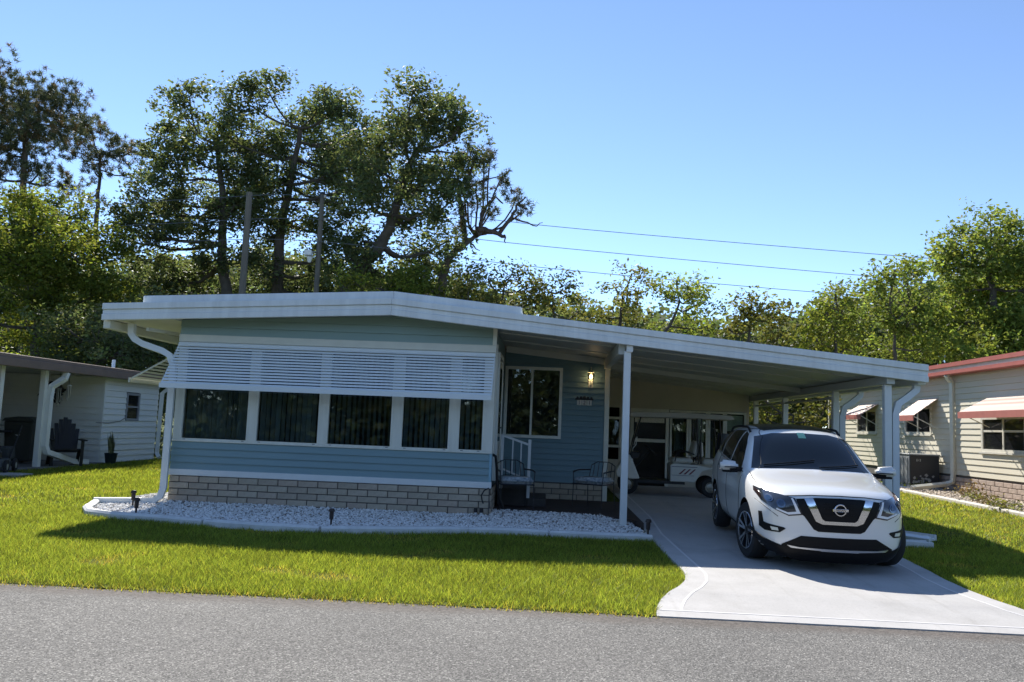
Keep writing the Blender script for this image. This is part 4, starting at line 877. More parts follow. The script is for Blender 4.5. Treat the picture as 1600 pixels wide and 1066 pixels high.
# ================================================================== GOLF CART
def golf_cart(base, rz):
    """local: front towards -x"""
    t = T('golf_cart', 'white golf cart with dark canopy and striped side under the carport', 'golf cart', base, rz, local=True)
    BODY = mat('cart_white', (.62, .62, .58), .3, coat=.5); SEAT = mat('cart_seat_vinyl', (.58, .56, .50), .5); STR = mat('stripe_maroon', (.16, .03, .04), .4); NAVY = mat('stripe_navy', (.03, .04, .10), .4); CAN = mat('cart_canopy', (.50, .47, .42), .6)
    w = .56
    t.part('front_cowl', MB().prism([(-1.18, .38), (-1.20, .52), (-1.12, .66), (-.98, .86), (-.90, .90), (-.84, .80), (-.66, .36), (-.80, .34)], 'y', -w, w), BODY, bevel=.02)
    t.part('floor_pan', MB().box(-.80, .35, -w+.02, w-.02, .27, .335), BLACK)
    rear = t.part('rear_body', MB().prism([(.02, .33), (.02, .70), (.10, .74), (.62, .72), (1.0, .66), (1.30, .58), (1.32, .42), (1.22, .36), (1.12, .56), (.92, .64), (.72, .58), (.60, .38), (.56, .33)], 'y', -w, w), BODY, bevel=.015)
    for k in range(3):
        x = .20+.11*k
        t.part('stripe', MB().prism([(x, .50), (x+.05, .50), (x+.17, .62), (x+.13, .62)], 'y', -w-.004, -w-.001), STR, rear)
    t.part('stripe', MB().box(.05, .62, -w-.004, -w-.001, .66, .672), NAVY, rear); t.part('stripe', MB().box(.05, .55, -w-.004, -w-.001, .47, .478), NAVY, rear)
    for x0, nm in ((.06, 'front'), (.74, 'rear')):
        st_ = t.part('seat', MB().box(x0, x0+.46, -w+.06, w-.06, .745 if nm == 'front' else .725, .86), SEAT, bevel=.04)
    bk = t.part('backrest', MB().hexa([(.50, -w+.06, .90), (.60, -w+.06, .90), (.60, -.02, .90), (.50, -.02, .90), (.58, -w+.08, 1.26), (.66, -w+.08, 1.26), (.66, -.04, 1.26), (.58, -.04, 1.26)]), SEAT, bevel=.03)
    t.part('backrest', MB().hexa([(.50, .02, .90), (.60, .02, .90), (.60, w-.06, .90), (.50, w-.06, .90), (.58, .04, 1.26), (.66, .04, 1.26), (.66, w-.08, 1.26), (.58, w-.08, 1.26)]), SEAT, bevel=.03)
    t.part('backrest', MB().hexa([(.69, -w+.06, .90), (.76, -w+.06, .90), (.76, w-.06, .90), (.69, w-.06, .90), (.68, -w+.08, 1.24), (.74, -w+.08, 1.24), (.74, w-.08, 1.24), (.68, w-.08, 1.24)]), SEAT, bevel=.03)
    can = t.part('canopy', MB().prism([(-.94, 1.77), (-.88, 1.86), (.3, 1.89), (1.35, 1.86), (1.42, 1.77), (1.36, 1.755), (.3, 1.765), (-.86, 1.75)], 'y', -w-.06, w+.06), CAN, bevel=.015)
    for s in (-1, 1):
        y = s*(w-.04)
        t.part('strut', MB().tube([(-.88, y, .86), (-.80, y, 1.25), (-.66, y, 1.76)], .017, 8), BLACK)
        t.part('strut', MB().tube([(.64, y, .74), (.62, y, 1.3), (.60, y, 1.77)], .017, 8), BLACK)
        t.part('strut', MB().tube([(.70, y, .74), (.69, y, 1.3), (.70, y, 1.77)], .014, 8), BLACK)
        t.part('strut', MB().tube([(1.18, y, .62), (1.15, y, 1.2), (1.10, y, 1.77)], .015, 8), BLACK)
        t.part('armrest', MB().tube([(.12, y*1.04, .78), (.16, y*1.04, .98), (.36, y*1.04, 1.02), (.55, y*1.04, .95)], .015, 8), BLACK)
        t.part('grab_handle', MB().tube([(-.84, y, 1.02), (-.76, y, 1.12), (-.74, y, 1.3)], .012, 6), BODY)
    t.part('windshield', MB().hexa([(-.885, -w+.06, .90), (-.88, -w+.06, .90), (-.88, w-.06, .90), (-.885, w-.06, .90), (-.675, -w+.06, 1.77), (-.67, -w+.06, 1.77), (-.67, w-.06, 1.77), (-.675, w-.06, 1.77)]), glass('cart_windshield', (.55, .57, .55)))
    t.part('dashboard', MB().prism([(-.86, .80), (-.70, .82), (-.66, .95), (-.86, .95)], 'y', -w+.03, w-.03), BLACK, bevel=.01)
    stw = t.part('steering_column', MB().tube([(-.74, -.26, .62), (-.42, -.26, 1.0)], .018, 8), BLACK)
    c = Vector((-.41, -.26, 1.01)); ax = Vector((.32, 0, .38)).normalized(); e1 = Vector((0, 1, 0)); e2 = ax.cross(e1)
    t.part('steering_wheel', MB().tube([c+(e1*math.cos(a)+e2*math.sin(a))*.17 for a in np.linspace(0, 2*math.pi, 21)], .014, 6), BLACK, stw, smooth=True)
    for x in (-.92, .92):
        for s in (-1, 1):
            ww = t.part('wheel', MB().lathe([(.12, -.08), (.20, -.085), (.225, -.06), (.228, 0), (.225, .06), (.20, .085), (.12, .08)], (x, s*(w-.10), .228), 24, 'y'), TYRE, smooth=True)
            t.part('rim', MB().lathe([(.13, s*.07), (.115, s*.075), (.09, s*.03), (.04, s*.045), (0, s*.045)], (x, s*(w-.10), .228), 20, 'y'), mat('cart_rim', (.35, .33, .28), .4, metal=.7), ww, smooth=True)
    t.part('bag_holder', MB().box(1.0, 1.3, -.4, .4, .70, .76), BLACK)
    for k in range(3): t.part('golf_bag', MB().tube([(1.20, -.25+.25*k, .76), (1.27, -.25+.25*k, 1.45)], .10, 10), [mat('bag_grey', (.12, .13, .15), .7), BLACK, mat('bag_navy', (.03, .04, .09), .7)][k], smooth=True)
    t.e.scale = (.91, .91, .91)
    return t
cf = onZ(985, 771, .155); cw = onZ(1093, 779, .155)
golf_cart(((cf.x+cw.x)/2+.12, (cf.y+cw.y)/2+.45, .157), R(-4))

# ================================================================== RIGHT NEIGHBOUR
XN = 11.3; RS = mat('cream_siding', (.66, .61, .48), .55, var=.07, vscale=1.5, stretch=(1, .3, 1)); RED = mat('red_roof_trim', (.42, .12, .10), .5, var=.12, vscale=3); NWH = mat('cream_white_trim', (.66, .63, .54), .5, var=.1, vscale=4)
rn = T('neighbour_house', 'cream sided mobile home with red striped roof edge and three awnings', 'house', (XN+2, 25, .12))
YN0, YN1 = 16.2, 34.0; nb0, nb1 = .62, 3.38
rn.part('wall', MB().box(XN+.04, XN+4.2, YN0, YN1, nb0, nb1+.1), DARKM)
wins = [(1341, 1369, 644, 674), (1416, 1454, 640, 675), (1537, 1640, 655, 704)]
wr = []
for a, b, c, d in wins:
    p, q = onX(a, (c+d)/2, XN), onX(b, (c+d)/2, XN); wr.append((q.y, p.y, onX((a+b)/2, d, XN).z, onX((a+b)/2, c, XN).z))
zz = nb0; hb = .158
def nboard(y0, y1, za, zb):
    if y1-y0 < .02 or zb-za < .008: return
    rn.part('siding_board', MB().hexa([(XN-.024, y0, za), (XN+.03, y0, za), (XN+.03, y1, za), (XN-.024, y1, za), (XN, y0, zb-.002), (XN+.03, y0, zb-.002), (XN+.03, y1, zb-.002), (XN, y1, zb-.002)]), RS)
while zz < nb1:
    zb = min(zz+hb, nb1); cuts = sorted([(y0-.085, y1+.085, z0-.085, z1+.085) for y0, y1, z0, z1 in wr if zb > z0-.085 and zz < z1+.085]); y = YN0
    for c0, c1, za_, zb_ in cuts+[(YN1, None, 0, 0)]:
        nboard(y, c0, zz, zb)
        if c1: nboard(c0, c1, zz, min(zb, za_)); nboard(c0, c1, max(zz, zb_), zb); y = c1
    zz = zb
for k, (y0, y1, z0, z1) in enumerate(wr):
    f = MB(); fw = .09; f.box(XN-.03, XN+.04, y0-fw, y1+fw, z0-fw, z0).box(XN-.03, XN+.04, y0-fw, y1+fw, z1, z1+fw).box(XN-.03, XN+.04, y0-fw, y0, z0+.001, z1-.001).box(XN-.03, XN+.04, y1, y1+fw, z0+.001, z1-.001)
    o = rn.part('window', f, NWH); ns = 2 if k < 2 else 3
    rn.part('pane', MB().box(XN+.005, XN+.012, y0, y1, z0, z1), mat('dark_pane', (.015, .016, .02), .06, spec=.6), o)
    for i in range(1, ns): ym = y0+(y1-y0)*i/ns; rn.part('sash_bar', MB().box(XN-.02, XN+.004, ym-.03, ym+.03, z0+.001, z1-.001), NWH, o)
    if k == 2: rn.part('sash_bar', MB().box(XN-.018, XN+.004, y0, y1, z1-.32, z1-.27), NWH, o)
    rn.part('sill', MB().box(XN-.07, XN-.031, y0-fw-.04, y1+fw+.04, z0-fw-.03, z0-fw+.015), NWH, o)
AWA = mat('awning_cream', (.43, .35, .29), .55, var=.1, vscale=5); AWB = mat('awning_tan', (.30, .17, .13), .55, var=.1, vscale=5)
# awnings: striped panels with red valance
aw = [(1316, 1344, 657, .62, (1371, 638)), (1400, 1427, 659, .72, (1455, 631)), (1497, None, 655, .75, (1530, 632))]
for k, (a, b, c, out, tp_) in enumerate(aw):
    xo = XN-out-.02; pa = onX(a, c-1, xo); y1 = pa.y; y0 = onX(b, c-1, xo).y if b else 17.2; zt = onX(*tp_, XN).z+.14; zb = pa.z+.15
    o = rn.part('awning', MB().box(XN-.035, XN-.021, y0, y1, zt-.03, zt+.04), NWH); n_ = 7
    for i in range(n_):
        x_a, x_b = XN-.03-(out-.01)*i/n_, XN-.03-(out-.01)*(i+1)/n_; z_a, z_b = zt-(zt-zb)*i/n_, zt-(zt-zb)*(i+1)/n_
        rn.part('panel', MB().hexa([(x_a, y0, z_a-.012), (x_a, y1, z_a-.012), (x_b, y1, z_b-.024), (x_b, y0, z_b-.024), (x_a, y0, z_a+.012), (x_a, y1, z_a+.012), (x_b, y1, z_b+.0), (x_b, y0, z_b+.0)]), [AWA, AWB][i % 2] if i < 5 else mat('pink_stripe', (.46, .30, .25), .5), o)
    rn.part('valance', MB().box(xo-.012, xo+.012, y0, y1, zb-.15, zb+.015), mat('red_valance', (.46, .16, .13), .5, var=.12), o)
    for yy in (y0+.06, y1-.06): rn.part('arm', MB().tube([(xo+.03, yy, zb-.02), (XN-.02, yy, zb-.35)], .013, 6), NWH, o)
rn.part('skirt', MB().box(XN+.02, XN+4.1, YN0+.02, YN1-.02, .05, nb0), MORTAR)
sb = MB().box(-.025, .03, -.19, .19, -.055, .055).mesh('brick', bevel=.006); sb.materials.append(mat('tan_block', (.46, .36, .29), .9, var=.25, vscale=8, bump=.5, bscale=30))
y_ = 0
for r in range(4):
    for k in range(26): rn.piece('brick', sb, None, (XN+rb.uniform(-.006, .004), YN0+.25+.40*k+(.2 if r % 2 else 0), .125+.125*r))
# roof with striped fascia
for z0, z1, m, pr in [(nb1-.02, nb1+.075, RED, .34), (nb1+.0755, nb1+.175, NWH, .30), (nb1+.1755, nb1+.285, RED, .35)]:
    rn.part('fascia', MB().box(XN-pr, XN+4.6, YN0-.4, YN1+.3, z0, z1), m)
rn.part('roof_panel', MB().prism([(XN-.34, nb1+.2855), (XN+4.6, nb1+.2855), (XN+2.1, nb1+.60)], 'y', YN0-.4, YN1+.3), NWH)
dsp = onX(1488, 640, XN-.08); yd = dsp.y
rn.part('downspout', MB().tube([(XN-.28, yd-.1, nb1-.03), (XN-.20, yd-.06, nb1-.14), (XN-.09, yd, nb1-.24), (XN-.08, yd, 2.0), (XN-.08, yd, .62), (XN-.10, yd, .42), (XN-.22, yd+.12, .34), onX(1424, 767, 9.95)+Vector((0, 0, .08))], .05, n=4, sq=True), CREAM)
rn.part('corner_trim', MB().box(XN-.04, XN+.03, YN1-.001, YN1+.08, nb0, nb1-.03), NWH)
# air conditioning unit
ac_p = onZ(1421, 764, .14); ax0 = ac_p.x; ay0 = ac_p.y
ac = T('air_conditioner', 'weathered dark air conditioning unit on a pad beside the cream house', 'air conditioner', (ax0+.5, ay0+.6, .12))
ac.part('pad', MB().box(ax0-.15, XN-.1, ay0-.12, ay0+1.9, .1, .19), EDG, bevel=.01)
ac.part('cabinet', MB().box(ax0, XN-.14, ay0, ay0+1.7, .1905, 1.10), mat('weathered_grey_metal', (.30, .31, .31), .6, metal=.3, var=.5, vscale=4), bevel=.012)
cp = ac.part('front_panel', MB().box(ax0+.02, XN-.16, ay0-.02, ay0-.001, .21, 1.085), mat('black_peeling_paint', (.022, .023, .025), .5, var=.9, vscale=3.2, col2=(.03, .03, .032)), bevel=.004)
ac.part('top_cover', MB().box(ax0-.02, XN-.12, ay0-.03, ay0+1.72, 1.1005, 1.13), mat('grey_lid', (.34, .35, .34), .6), bevel=.006)
rp = random.Random(5)
PEEL = mat('bare_metal_patch', (.34, .33, .31), .7)
for k in range(16):
    x = ax0+.12+rp.random()*.55; z = .34+rp.random()*rp.random()*.34; r = rp.uniform(.018, .055); n_ = 9
    poly = [(x+r*rp.uniform(.6, 1.3)*math.cos(a), z+r*rp.uniform(.5, 1.1)*math.sin(a)) for a in np.linspace(0, 6.283, n_+1)[:-1]]
    ac.part('peeled_patch', MB().prism(poly, 'y', ay0-.0245-.0003*k, ay0-.0205), PEEL, cp)
ac.part('label_mark', MB().box(ax0+.20, ax0+.215, ay0-.0235, ay0-.0205, .92, .99).bar((ax0+.235, ay0-.022, .925), (ax0+.28, ay0-.022, .985), .012, .003).bar((ax0+.28, ay0-.022, .925), (ax0+.235, ay0-.022, .985), .012, .003).box(ax0+.30, ax0+.312, ay0-.0235, ay0-.0205, .92, .99), NWH, cp)
for k in range(6): ac.part('side_louver', MB().box(ax0-.014, ax0-.001, ay0+.1+.26*k, ay0+.28+.26*k, .28, 1.02), MATS['weathered_grey_metal'])
# neighbour's border: edging lengths, gravel, dry plants
g0, g1 = onG(1400, 767), onG(1600, 808); gd = (g1-g0); nseg = 6
EDT = mat('tan_edging', (.56, .52, .45), .85, var=.15, vscale=5)
nm6 = ['by the air conditioner pad', 'second past the air conditioner', 'below the slanting drain pipe', 'before the dry weeds', 'beside the leafy weeds', 'past the leafy weeds']
for k in range(nseg):
    a, b = g0+gd*((k-.6)/4.2), g0+gd*((k+.4)/4.2); a = a+(b-a)*.01; edging([a, b], 'edging_stone', 'tan concrete edging length '+nm6[k], 'edging along the neighbour bed', EDT, w=.14, h=.09)
nd = gd.normalized(); a, b = g0-nd*2, g0+nd*10
npoly = [(a.x, a.y), (b.x, b.y), (XN, b.y), (XN, a.y)]
s = MB(); s.add([(x, y, ground_z(y)+.012) for x, y in npoly], [(0, 1, 2, 3)]); tag(obj('neighbour_bed', s.mesh('neighbour_bed', fix=False), mat('tan_gravel_bed', (.40, .34, .26), .95, var=.5, vscale=14)), kind='structure')
tag(stones('tan_gravel', npoly, 5000, .025, .05, stone_mat('tan_stone', (.55, .47, .37)), 9), 'tan gravel along the cream neighbour house')

# ================================================================== LEFT NEIGHBOUR
XW = -11.0; ln = T('neighbour_house', 'white sided shed and open porch with brown roof edge', 'house', (XW-2, 20, .12))
LS = mat('white_siding', (.82, .83, .78), .5, var=.05, vscale=2, stretch=(1, .3, 1)); BRN = mat('brown_fascia', (.21, .145, .11), .6, var=.15, vscale=3)
LY0, LY1 = 20.22, 23.1; top = 2.275
ln.part('shed_core', MB().box(XW-5.5, XW-.04, LY0+.04, LY1, .1, top), DARKM)
wa, wb = onX(198, 636, XW), onX(215, 636, XW); lz0, lz1 = onX(206, 654, XW).z, onX(206, 618, XW).z
zz = .14; hb = .150
while zz < top:
    zb = min(zz+hb, top)
    segs = [(LY0+.02, LY1)] if zb < lz0-.06 or zz > lz1+.06 else [(LY0+.02, wa.y-.07), (wb.y+.07, LY1)]
    for y0, y1 in segs: ln.part('siding_board', MB().hexa([(XW-.03, y0, zz), (XW+.024, y0, zz), (XW+.024, y1, zz), (XW-.03, y1, zz), (XW-.03, y0, zb-.002), (XW, y0, zb-.002), (XW, y1, zb-.002), (XW-.03, y1, zb-.002)]), LS)
    board(ln, XW-4.5, XW-.031, LY0, zz, zb, LS, lap=.026); zz = zb
ln.part('corner_trim', MB().box(XW-.03, XW+.03, LY0-.03, LY0+.019, .12, top), LS)
f = MB(); y0, y1 = wa.y, wb.y; fw = .06
f.box(XW-.03, XW+.03, y0-fw, y1+fw, lz0-fw, lz0).box(XW-.03, XW+.03, y0-fw, y1+fw, lz1, lz1+fw).box(XW-.03, XW+.03, y0-fw, y0, lz0+.001, lz1-.001).box(XW-.03, XW+.03, y1, y1+fw, lz0+.001, lz1-.001)
wo = ln.part('window', f, mat('grey_frame', (.30, .31, .33), .5)); ln.part('pane', MB().box(XW-.01, XW-.002, y0, y1, lz0, lz1), MATS['dark_pane'], wo); ln.part('sash_bar', MB().box(XW-.0015, XW+.022, y0, y1, (lz0+lz1)/2-.02, (lz0+lz1)/2+.02), MATS['grey_frame'], wo)
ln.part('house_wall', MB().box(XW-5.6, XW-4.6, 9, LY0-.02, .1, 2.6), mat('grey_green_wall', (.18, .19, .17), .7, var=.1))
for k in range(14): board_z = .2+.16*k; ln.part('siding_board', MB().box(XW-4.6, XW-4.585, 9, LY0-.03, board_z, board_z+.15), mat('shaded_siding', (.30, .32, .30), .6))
tag(obj('neighbour_porch_floor', MB().box(XW-4.59, XW+.16, 9, LY0-.03, .05, .165).mesh('neighbour_porch_floor'), mat('porch_concrete', (.22, .21, .20), .85, var=.2)), kind='structure')
fz0 = 2.26
ln.part('fascia', MB().box(XW+.25, XW+.36, 9, LY1+.3, fz0-.02, fz0+.15), BRN, bevel=.01); ln.part('fascia', MB().box(XW+.22, XW+.33, 9, LY1+.3, fz0+.1505, fz0+.23), BRN, bevel=.01)
ln.part('roof_panel', MB().hexa([(XW-5.8, 9, fz0+.02), (XW+.249, 9, fz0+.02), (XW+.249, LY1+.3, fz0+.02), (XW-5.8, LY1+.3, fz0+.02), (XW-5.8, 9, fz0+.50), (XW+.219, 9, fz0+.22), (XW+.219, LY1+.3, fz0+.22), (XW-5.8, LY1+.3, fz0+.50)]), mat('white_roof_coating', (.60, .60, .58), .6, var=.2, vscale=3))
vp = onX(177, 575, XW-.9); ln.part('vent_pipe', MB().tube([(XW-.9, vp.y, 2.6), (XW-.9, vp.y, vp.z+.22)], .045, 10), PVC)
for px, nmz in [(63, 1), (-7, 0)]:
    p = onX(px, 660, XW-.02); ln.part('porch_post', MB().box(XW-.08, XW+.04, p.y-.06, p.y+.06, .166, fz0), LS, bevel=.006)
    if nmz: ln.part('downspout', MB().tube([(XW+.30, p.y+.28, fz0-.02), (XW+.28, p.y+.26, fz0-.15), (XW+.10, p.y+.10, fz0-.35), (XW+.09, p.y+.07, fz0-.6), (XW+.09, p.y+.07, .62), (XW+.12, p.y+.12, .48), (XW+.15, p.y+.45, .40), (XW+.12, p.y+1.15, .24), (XW+.12, p.y+1.75, .21)], .055, n=4, sq=True), LS); PYL = p.y
ln.part('downspout', MB().tube([(XW+.28, LY1+.12, fz0-.02), (XW+.22, LY1+.10, fz0-.14), (XW+.08, LY1+.06, fz0-.28), (XW+.07, LY1+.06, 1.2), (XW+.07, LY1+.06, .3), (XW+.2, LY1-.05, .18)], .05, n=4, sq=True), LS)
# things on that porch
def at_floor(px, py, z=.166): return onZ(px, py, z)
ch = T('lawn_chair', 'black high backed lawn chair on the neighbour porch', 'chair', (*at_floor(100, 727).xy, .166), R(38), local=True)
BK = mat('black_resin', (.012, .012, .013), .6)
ch.part('seat', MB().hexa([(-.28, -.30, .36), (.28, -.30, .36), (.24, .22, .28), (-.24, .22, .28), (-.28, -.30, .39), (.28, -.30, .39), (.24, .22, .31), (-.24, .22, .31)]), BK)
for k in range(7):
    x = -.27+.09*k; h = 1.08-.05*abs(k-3)**1.5; ch.part('back_slat', MB().hexa([(x*.8-.04, .20, .28), (x*.8+.04, .20, .28), (x*.8+.04, .225, .28), (x*.8-.04, .225, .28), (x-.042, .42, h), (x+.042, .42, h), (x+.042, .445, h), (x-.042, .445, h)]), BK)
for s in (-1, 1):
    ch.part('leg', MB().box(s*.30-.03, s*.30+.03, -.32, -.24, 0, .56), BK); ch.part('leg', MB().hexa([(s*.30-.03, .30, 0), (s*.30+.03, .30, 0), (s*.30+.03, .38, 0), (s*.30-.03, .38, 0), (s*.30-.03, .10, .33), (s*.30+.03, .10, .33), (s*.30+.03, .18, .33), (s*.30-.03, .18, .33)]), BK)
    ch.part('armrest', MB().box(s*.33-.06, s*.33+.06, -.36, .34, .56, .59), BK, bevel=.008)
bp = at_floor(33, 722); bn = T('trash_bin', 'dark lidded bin on the neighbour porch with pale mark', 'bin', (*at_floor(33, 724).xy, .166), R(8), local=True)
BIN = mat('dark_olive_plastic', (.035, .037, .030), .6)
bn.part('body', MB().hexa([(-.26, -.26, .06), (.26, -.26, .06), (.26, .26, .06), (-.26, .26, .06), (-.31, -.32, .95), (.31, -.32, .95), (.31, .32, .95), (-.31, .32, .95)]), BIN, bevel=.02)
bn.part('lid', MB().prism([(-.35, .951), (.35, .951), (.30, 1.02), (.0, 1.06), (-.30, 1.02)], 'y', -.34, .36), BIN, bevel=.012)
bn.part('mark', MB().lathe([(.05, -.004), (.075, -.004), (.075, 0), (.05, 0)], (.0, -.296, .70), 14, 'y'), mat('bin_print', (.35, .37, .36), .6))
for s in (-1, 1): bn.part('wheel', MB().lathe([(0, -.03), (.10, -.03), (.10, .03), (0, .03)], (s*.2, .24, .10), 14, 'x'), BLACK)
tb = T('patio_table', 'round dark patio table on the neighbour porch', 'table', (XW-1.3, 17.9, .166), local=True)
tb.part('top', MB().lathe([(0, .70), (.48, .70), (.50, .72), (.48, .74), (0, .74)], (0, 0, 0), 24), BK); tb.part('pedestal', MB().lathe([(.25, 0), (.22, .04), (.04, .07), (.04, .699)], (0, 0, 0), 12), BK)
bx_ = T('cardboard_sheet', 'tan boards leaning behind the bin on the neighbour porch', 'boards', (*at_floor(50, 722).xy, .166), local=True)
for k in range(3): bx_.part('board', MB().box(-.10-.05*k, -.085-.05*k, -.06*k-.2, .12-.06*k, 0, .92-.09*k), mat('tan_board', (.26, .20, .13), .8, var=.2))
mo = T('lawn_mower', 'dark lawn mower parked at the edge of the neighbour porch', 'mower', (XW+.08, 16.15, .13), R(20), local=True)
mo.part('deck', MB().hexa([(-.30, -.40, .12), (.30, -.40, .12), (.30, .35, .12), (-.30, .35, .12), (-.24, -.34, .28), (.24, -.34, .28), (.24, .28, .28), (-.24, .28, .28)]), mat('mower_grey', (.07, .075, .07), .5), bevel=.02)
mo.part('engine', MB().lathe([(.0, .47), (.12, .46), (.16, .40), (.16, .281)], (0, -.05, 0), 16), BLACK); mo.part('grass_bag', MB().hexa([(-.22, .30, .2), (.22, .30, .2), (.22, .80, .25), (-.22, .80, .25), (-.2, .34, .5), (.2, .34, .5), (.2, .76, .5), (-.2, .76, .5)]), mat('bag_fabric', (.04, .045, .045), .9), bevel=.04)
for sx in (-1, 1):
    for y in (-.34, .30):
        wv = mo.part('wheel', MB().lathe([(.06, -.025), (.13, -.028), (.14, 0), (.13, .028), (.06, .025)], (sx*.33, y, .14), 18, 'x'), TYRE, smooth=True); mo.part('hub', MB().lathe([(0, sx*.03), (.06, sx*.028), (.065, 0)], (sx*.33, y, .14), 12, 'x'), mat('hub_grey', (.35, .36, .34), .5), wv)
mo.part('handle', MB().tube([(-.24, .25, .28), (-.24, .95, .92), (.24, .95, .92), (.24, .25, .28)], .013, 8), BLACK)
# hanging things
wc = onY(82, 614, LY0-.06)
wr_ = MB(); rgw = random.Random(2)
for k in range(60):
    a = rgw.uniform(0, 6.28); r = rgw.gauss(.20, .05); c = Vector((wc.x+r*math.cos(a), LY0-.07+rgw.uniform(-.03, .03), wc.z+r*math.sin(a))); d = Vector((rgw.uniform(-1, 1), rgw.uniform(-.5, .5), rgw.uniform(-1, 1))).normalized()*.10; e = Vector((-d.z, d.y, d.x))*.4
    wr_.add([c-d, c+e, c+d, c-e], [(0, 1, 2, 3)])
single('wreath', wr_, mat('dark_wreath', (.03, .03, .035), .8), 'dark wreath hanging on the shaded shed wall', 'wreath', wc)
for px, py, ln_, lb in [(92, 615, .30, 'longer wind chime hanging from the neighbour porch beside the wreath'), (107, 612, .22, 'short pale wind chime hanging from the neighbour porch')]:
    c = onY(px, py, 18.9); t = T('wind_chime', lb, 'wind chime', c)
    t.part('cord', MB().tube([c+Vector((0, 0, .16)), Vector((c.x, c.y, 2.28))], .005, 5), BLACK); t.part('top_disc', MB().lathe([(0, .17), (.06, .15), (.06, .13), (0, .13)], c, 12), BLACK if ln_ > .25 else PVC)
    for k in range(5): a = k*1.2566; t.part('chime', MB().tube([c+Vector((.04*math.cos(a), .04*math.sin(a), .13)), c+Vector((.04*math.cos(a), .04*math.sin(a), .13-ln_-.03*k))], .012, 6), mat('chime_metal', (.5, .5, .46), .35, metal=.8))
# potted snake plant
pp = onG(172, 726); pl_ = T('potted_plant', 'tall bladed snake plant in a dark pot against white siding', 'plant', (pp.x, pp.y, .12), local=True)
pl_.part('pot', MB().lathe([(.0, 0), (.11, 0), (.15, .26), (.16, .28), (.14, .28), (.13, .24), (0, .24)], (0, 0, 0), 18), mat('dark_teal_pot', (.02, .035, .04), .3), smooth=True)
lv = MB(); rq = random.Random(8)
for k in range(16):
    a = rq.uniform(0, 6.28); tx, ty = .05*math.cos(a), .05*math.sin(a); h = rq.uniform(.35, .62); lx, ly = rq.uniform(-.10, .10), rq.uniform(-.10, .10); w_ = .028; ca, sa = math.cos(a+1.5)*w_, math.sin(a+1.5)*w_
    lv.add([(tx-ca*.6, ty-sa*.6, .23), (tx+ca*.6, ty+sa*.6, .23), (tx+lx*.5+ca, ty+ly*.5+sa, .23+h*.55), (tx+lx*.5-ca, ty+ly*.5-sa, .23+h*.55), (tx+lx, ty+ly, .23+h)], [(0, 1, 2, 3), (3, 2, 4)])
pl_.part('leaves', lv, mat('snake_leaf', (.07, .10, .045), .5, var=.5, vscale=9, col2=(.16, .15, .06)))
cb = [onX(150, 660, XW+.03), onX(170, 661, XW+.03), onX(188, 658, XW+.03), onX(197, 652, XW+.03)]
single('wall_cable', MB().tube(cb, .010, 5), mat('grey_cable', (.2, .2, .2), .6), 'thin grey cable drooping across the white shed siding', 'cable', cb[0])
sl_ = T('paving_slab', 'sunlit pale paving slab at the neighbour lawn edge', 'slab', (onG(12, 744).x, onG(12, 744).y, .12), local=True); sl_.part('slab', MB().box(-.55, .35, -.25, .25, -.02, .045), CONC, bevel=.01)

# ================================================================== TREES
BARK = mat('oak_bark', (.085, .070, .055), .9, var=.4, vscale=3, bump=.6, bscale=14)
PBARK = mat('pine_bark', (.095, .070, .055), .9, var=.4, vscale=3, bump=.6, bscale=10)
L_OAK = leaf_mat('oak_leaf', (.080, .100, .052), .45, tcol=(.185, .23, .07))
L_YEL = leaf_mat('yellow_green_leaf', (.105, .13, .026), .45, tcol=(.27, .32, .045))
L_GRN = leaf_mat('bright_green_leaf', (.105, .14, .034), .45, tcol=(.29, .36, .06))
L_PINE = leaf_mat('pine_needle', (.085, .098, .050), .3, tcol=(.14, .16, .06))
L_SCR = leaf_mat('scrub_leaf', (.105, .112, .036), .42, tcol=(.24, .25, .05))
def leaf_cloud(centers, spreads, n_per, size, rg, aspect=.5, flat=.6, tv=.35):
    """diamond leaves scattered round each centre -> V, F, tint"""
    C = np.repeat(centers, n_per, 0); Sp = np.repeat(spreads, n_per, 0); N = len(C)
    P = C+np.clip(rg.normal(0, 1, (N, 3)), -2.1, 2.1)*Sp
    d = rg.normal(0, 1, (N, 3)); d[:, 2] *= flat; d /= np.linalg.norm(d, axis=1, keepdims=True)+1e-9
    e = rg.normal(0, 1, (N, 3)); e -= d*(e*d).sum(1, keepdims=True); e /= np.linalg.norm(e, axis=1, keepdims=True)+1e-9
    s = rg.uniform(.45, 1.45, (N, 1))*size; V = np.stack([P-d*s*.5, P+e*s*aspect*.5, P+d*s*.5, P-e*s*aspect*.5], 1).reshape(-1, 3)
    Fq = np.arange(4*N).reshape(-1, 4)
    ct = rg.uniform(1-tv, 1+tv, (len(centers), 1)); t = np.repeat(ct, n_per, 0)*rg.uniform(.7, 1.3, (N, 1)); warm = rg.uniform(.85, 1.2, (N, 1))
    tint = np.concatenate([t*warm, t, t*rg.uniform(.7, 1.1, (N, 1))], 1); return V, Fq, np.repeat(tint, 4, 0)
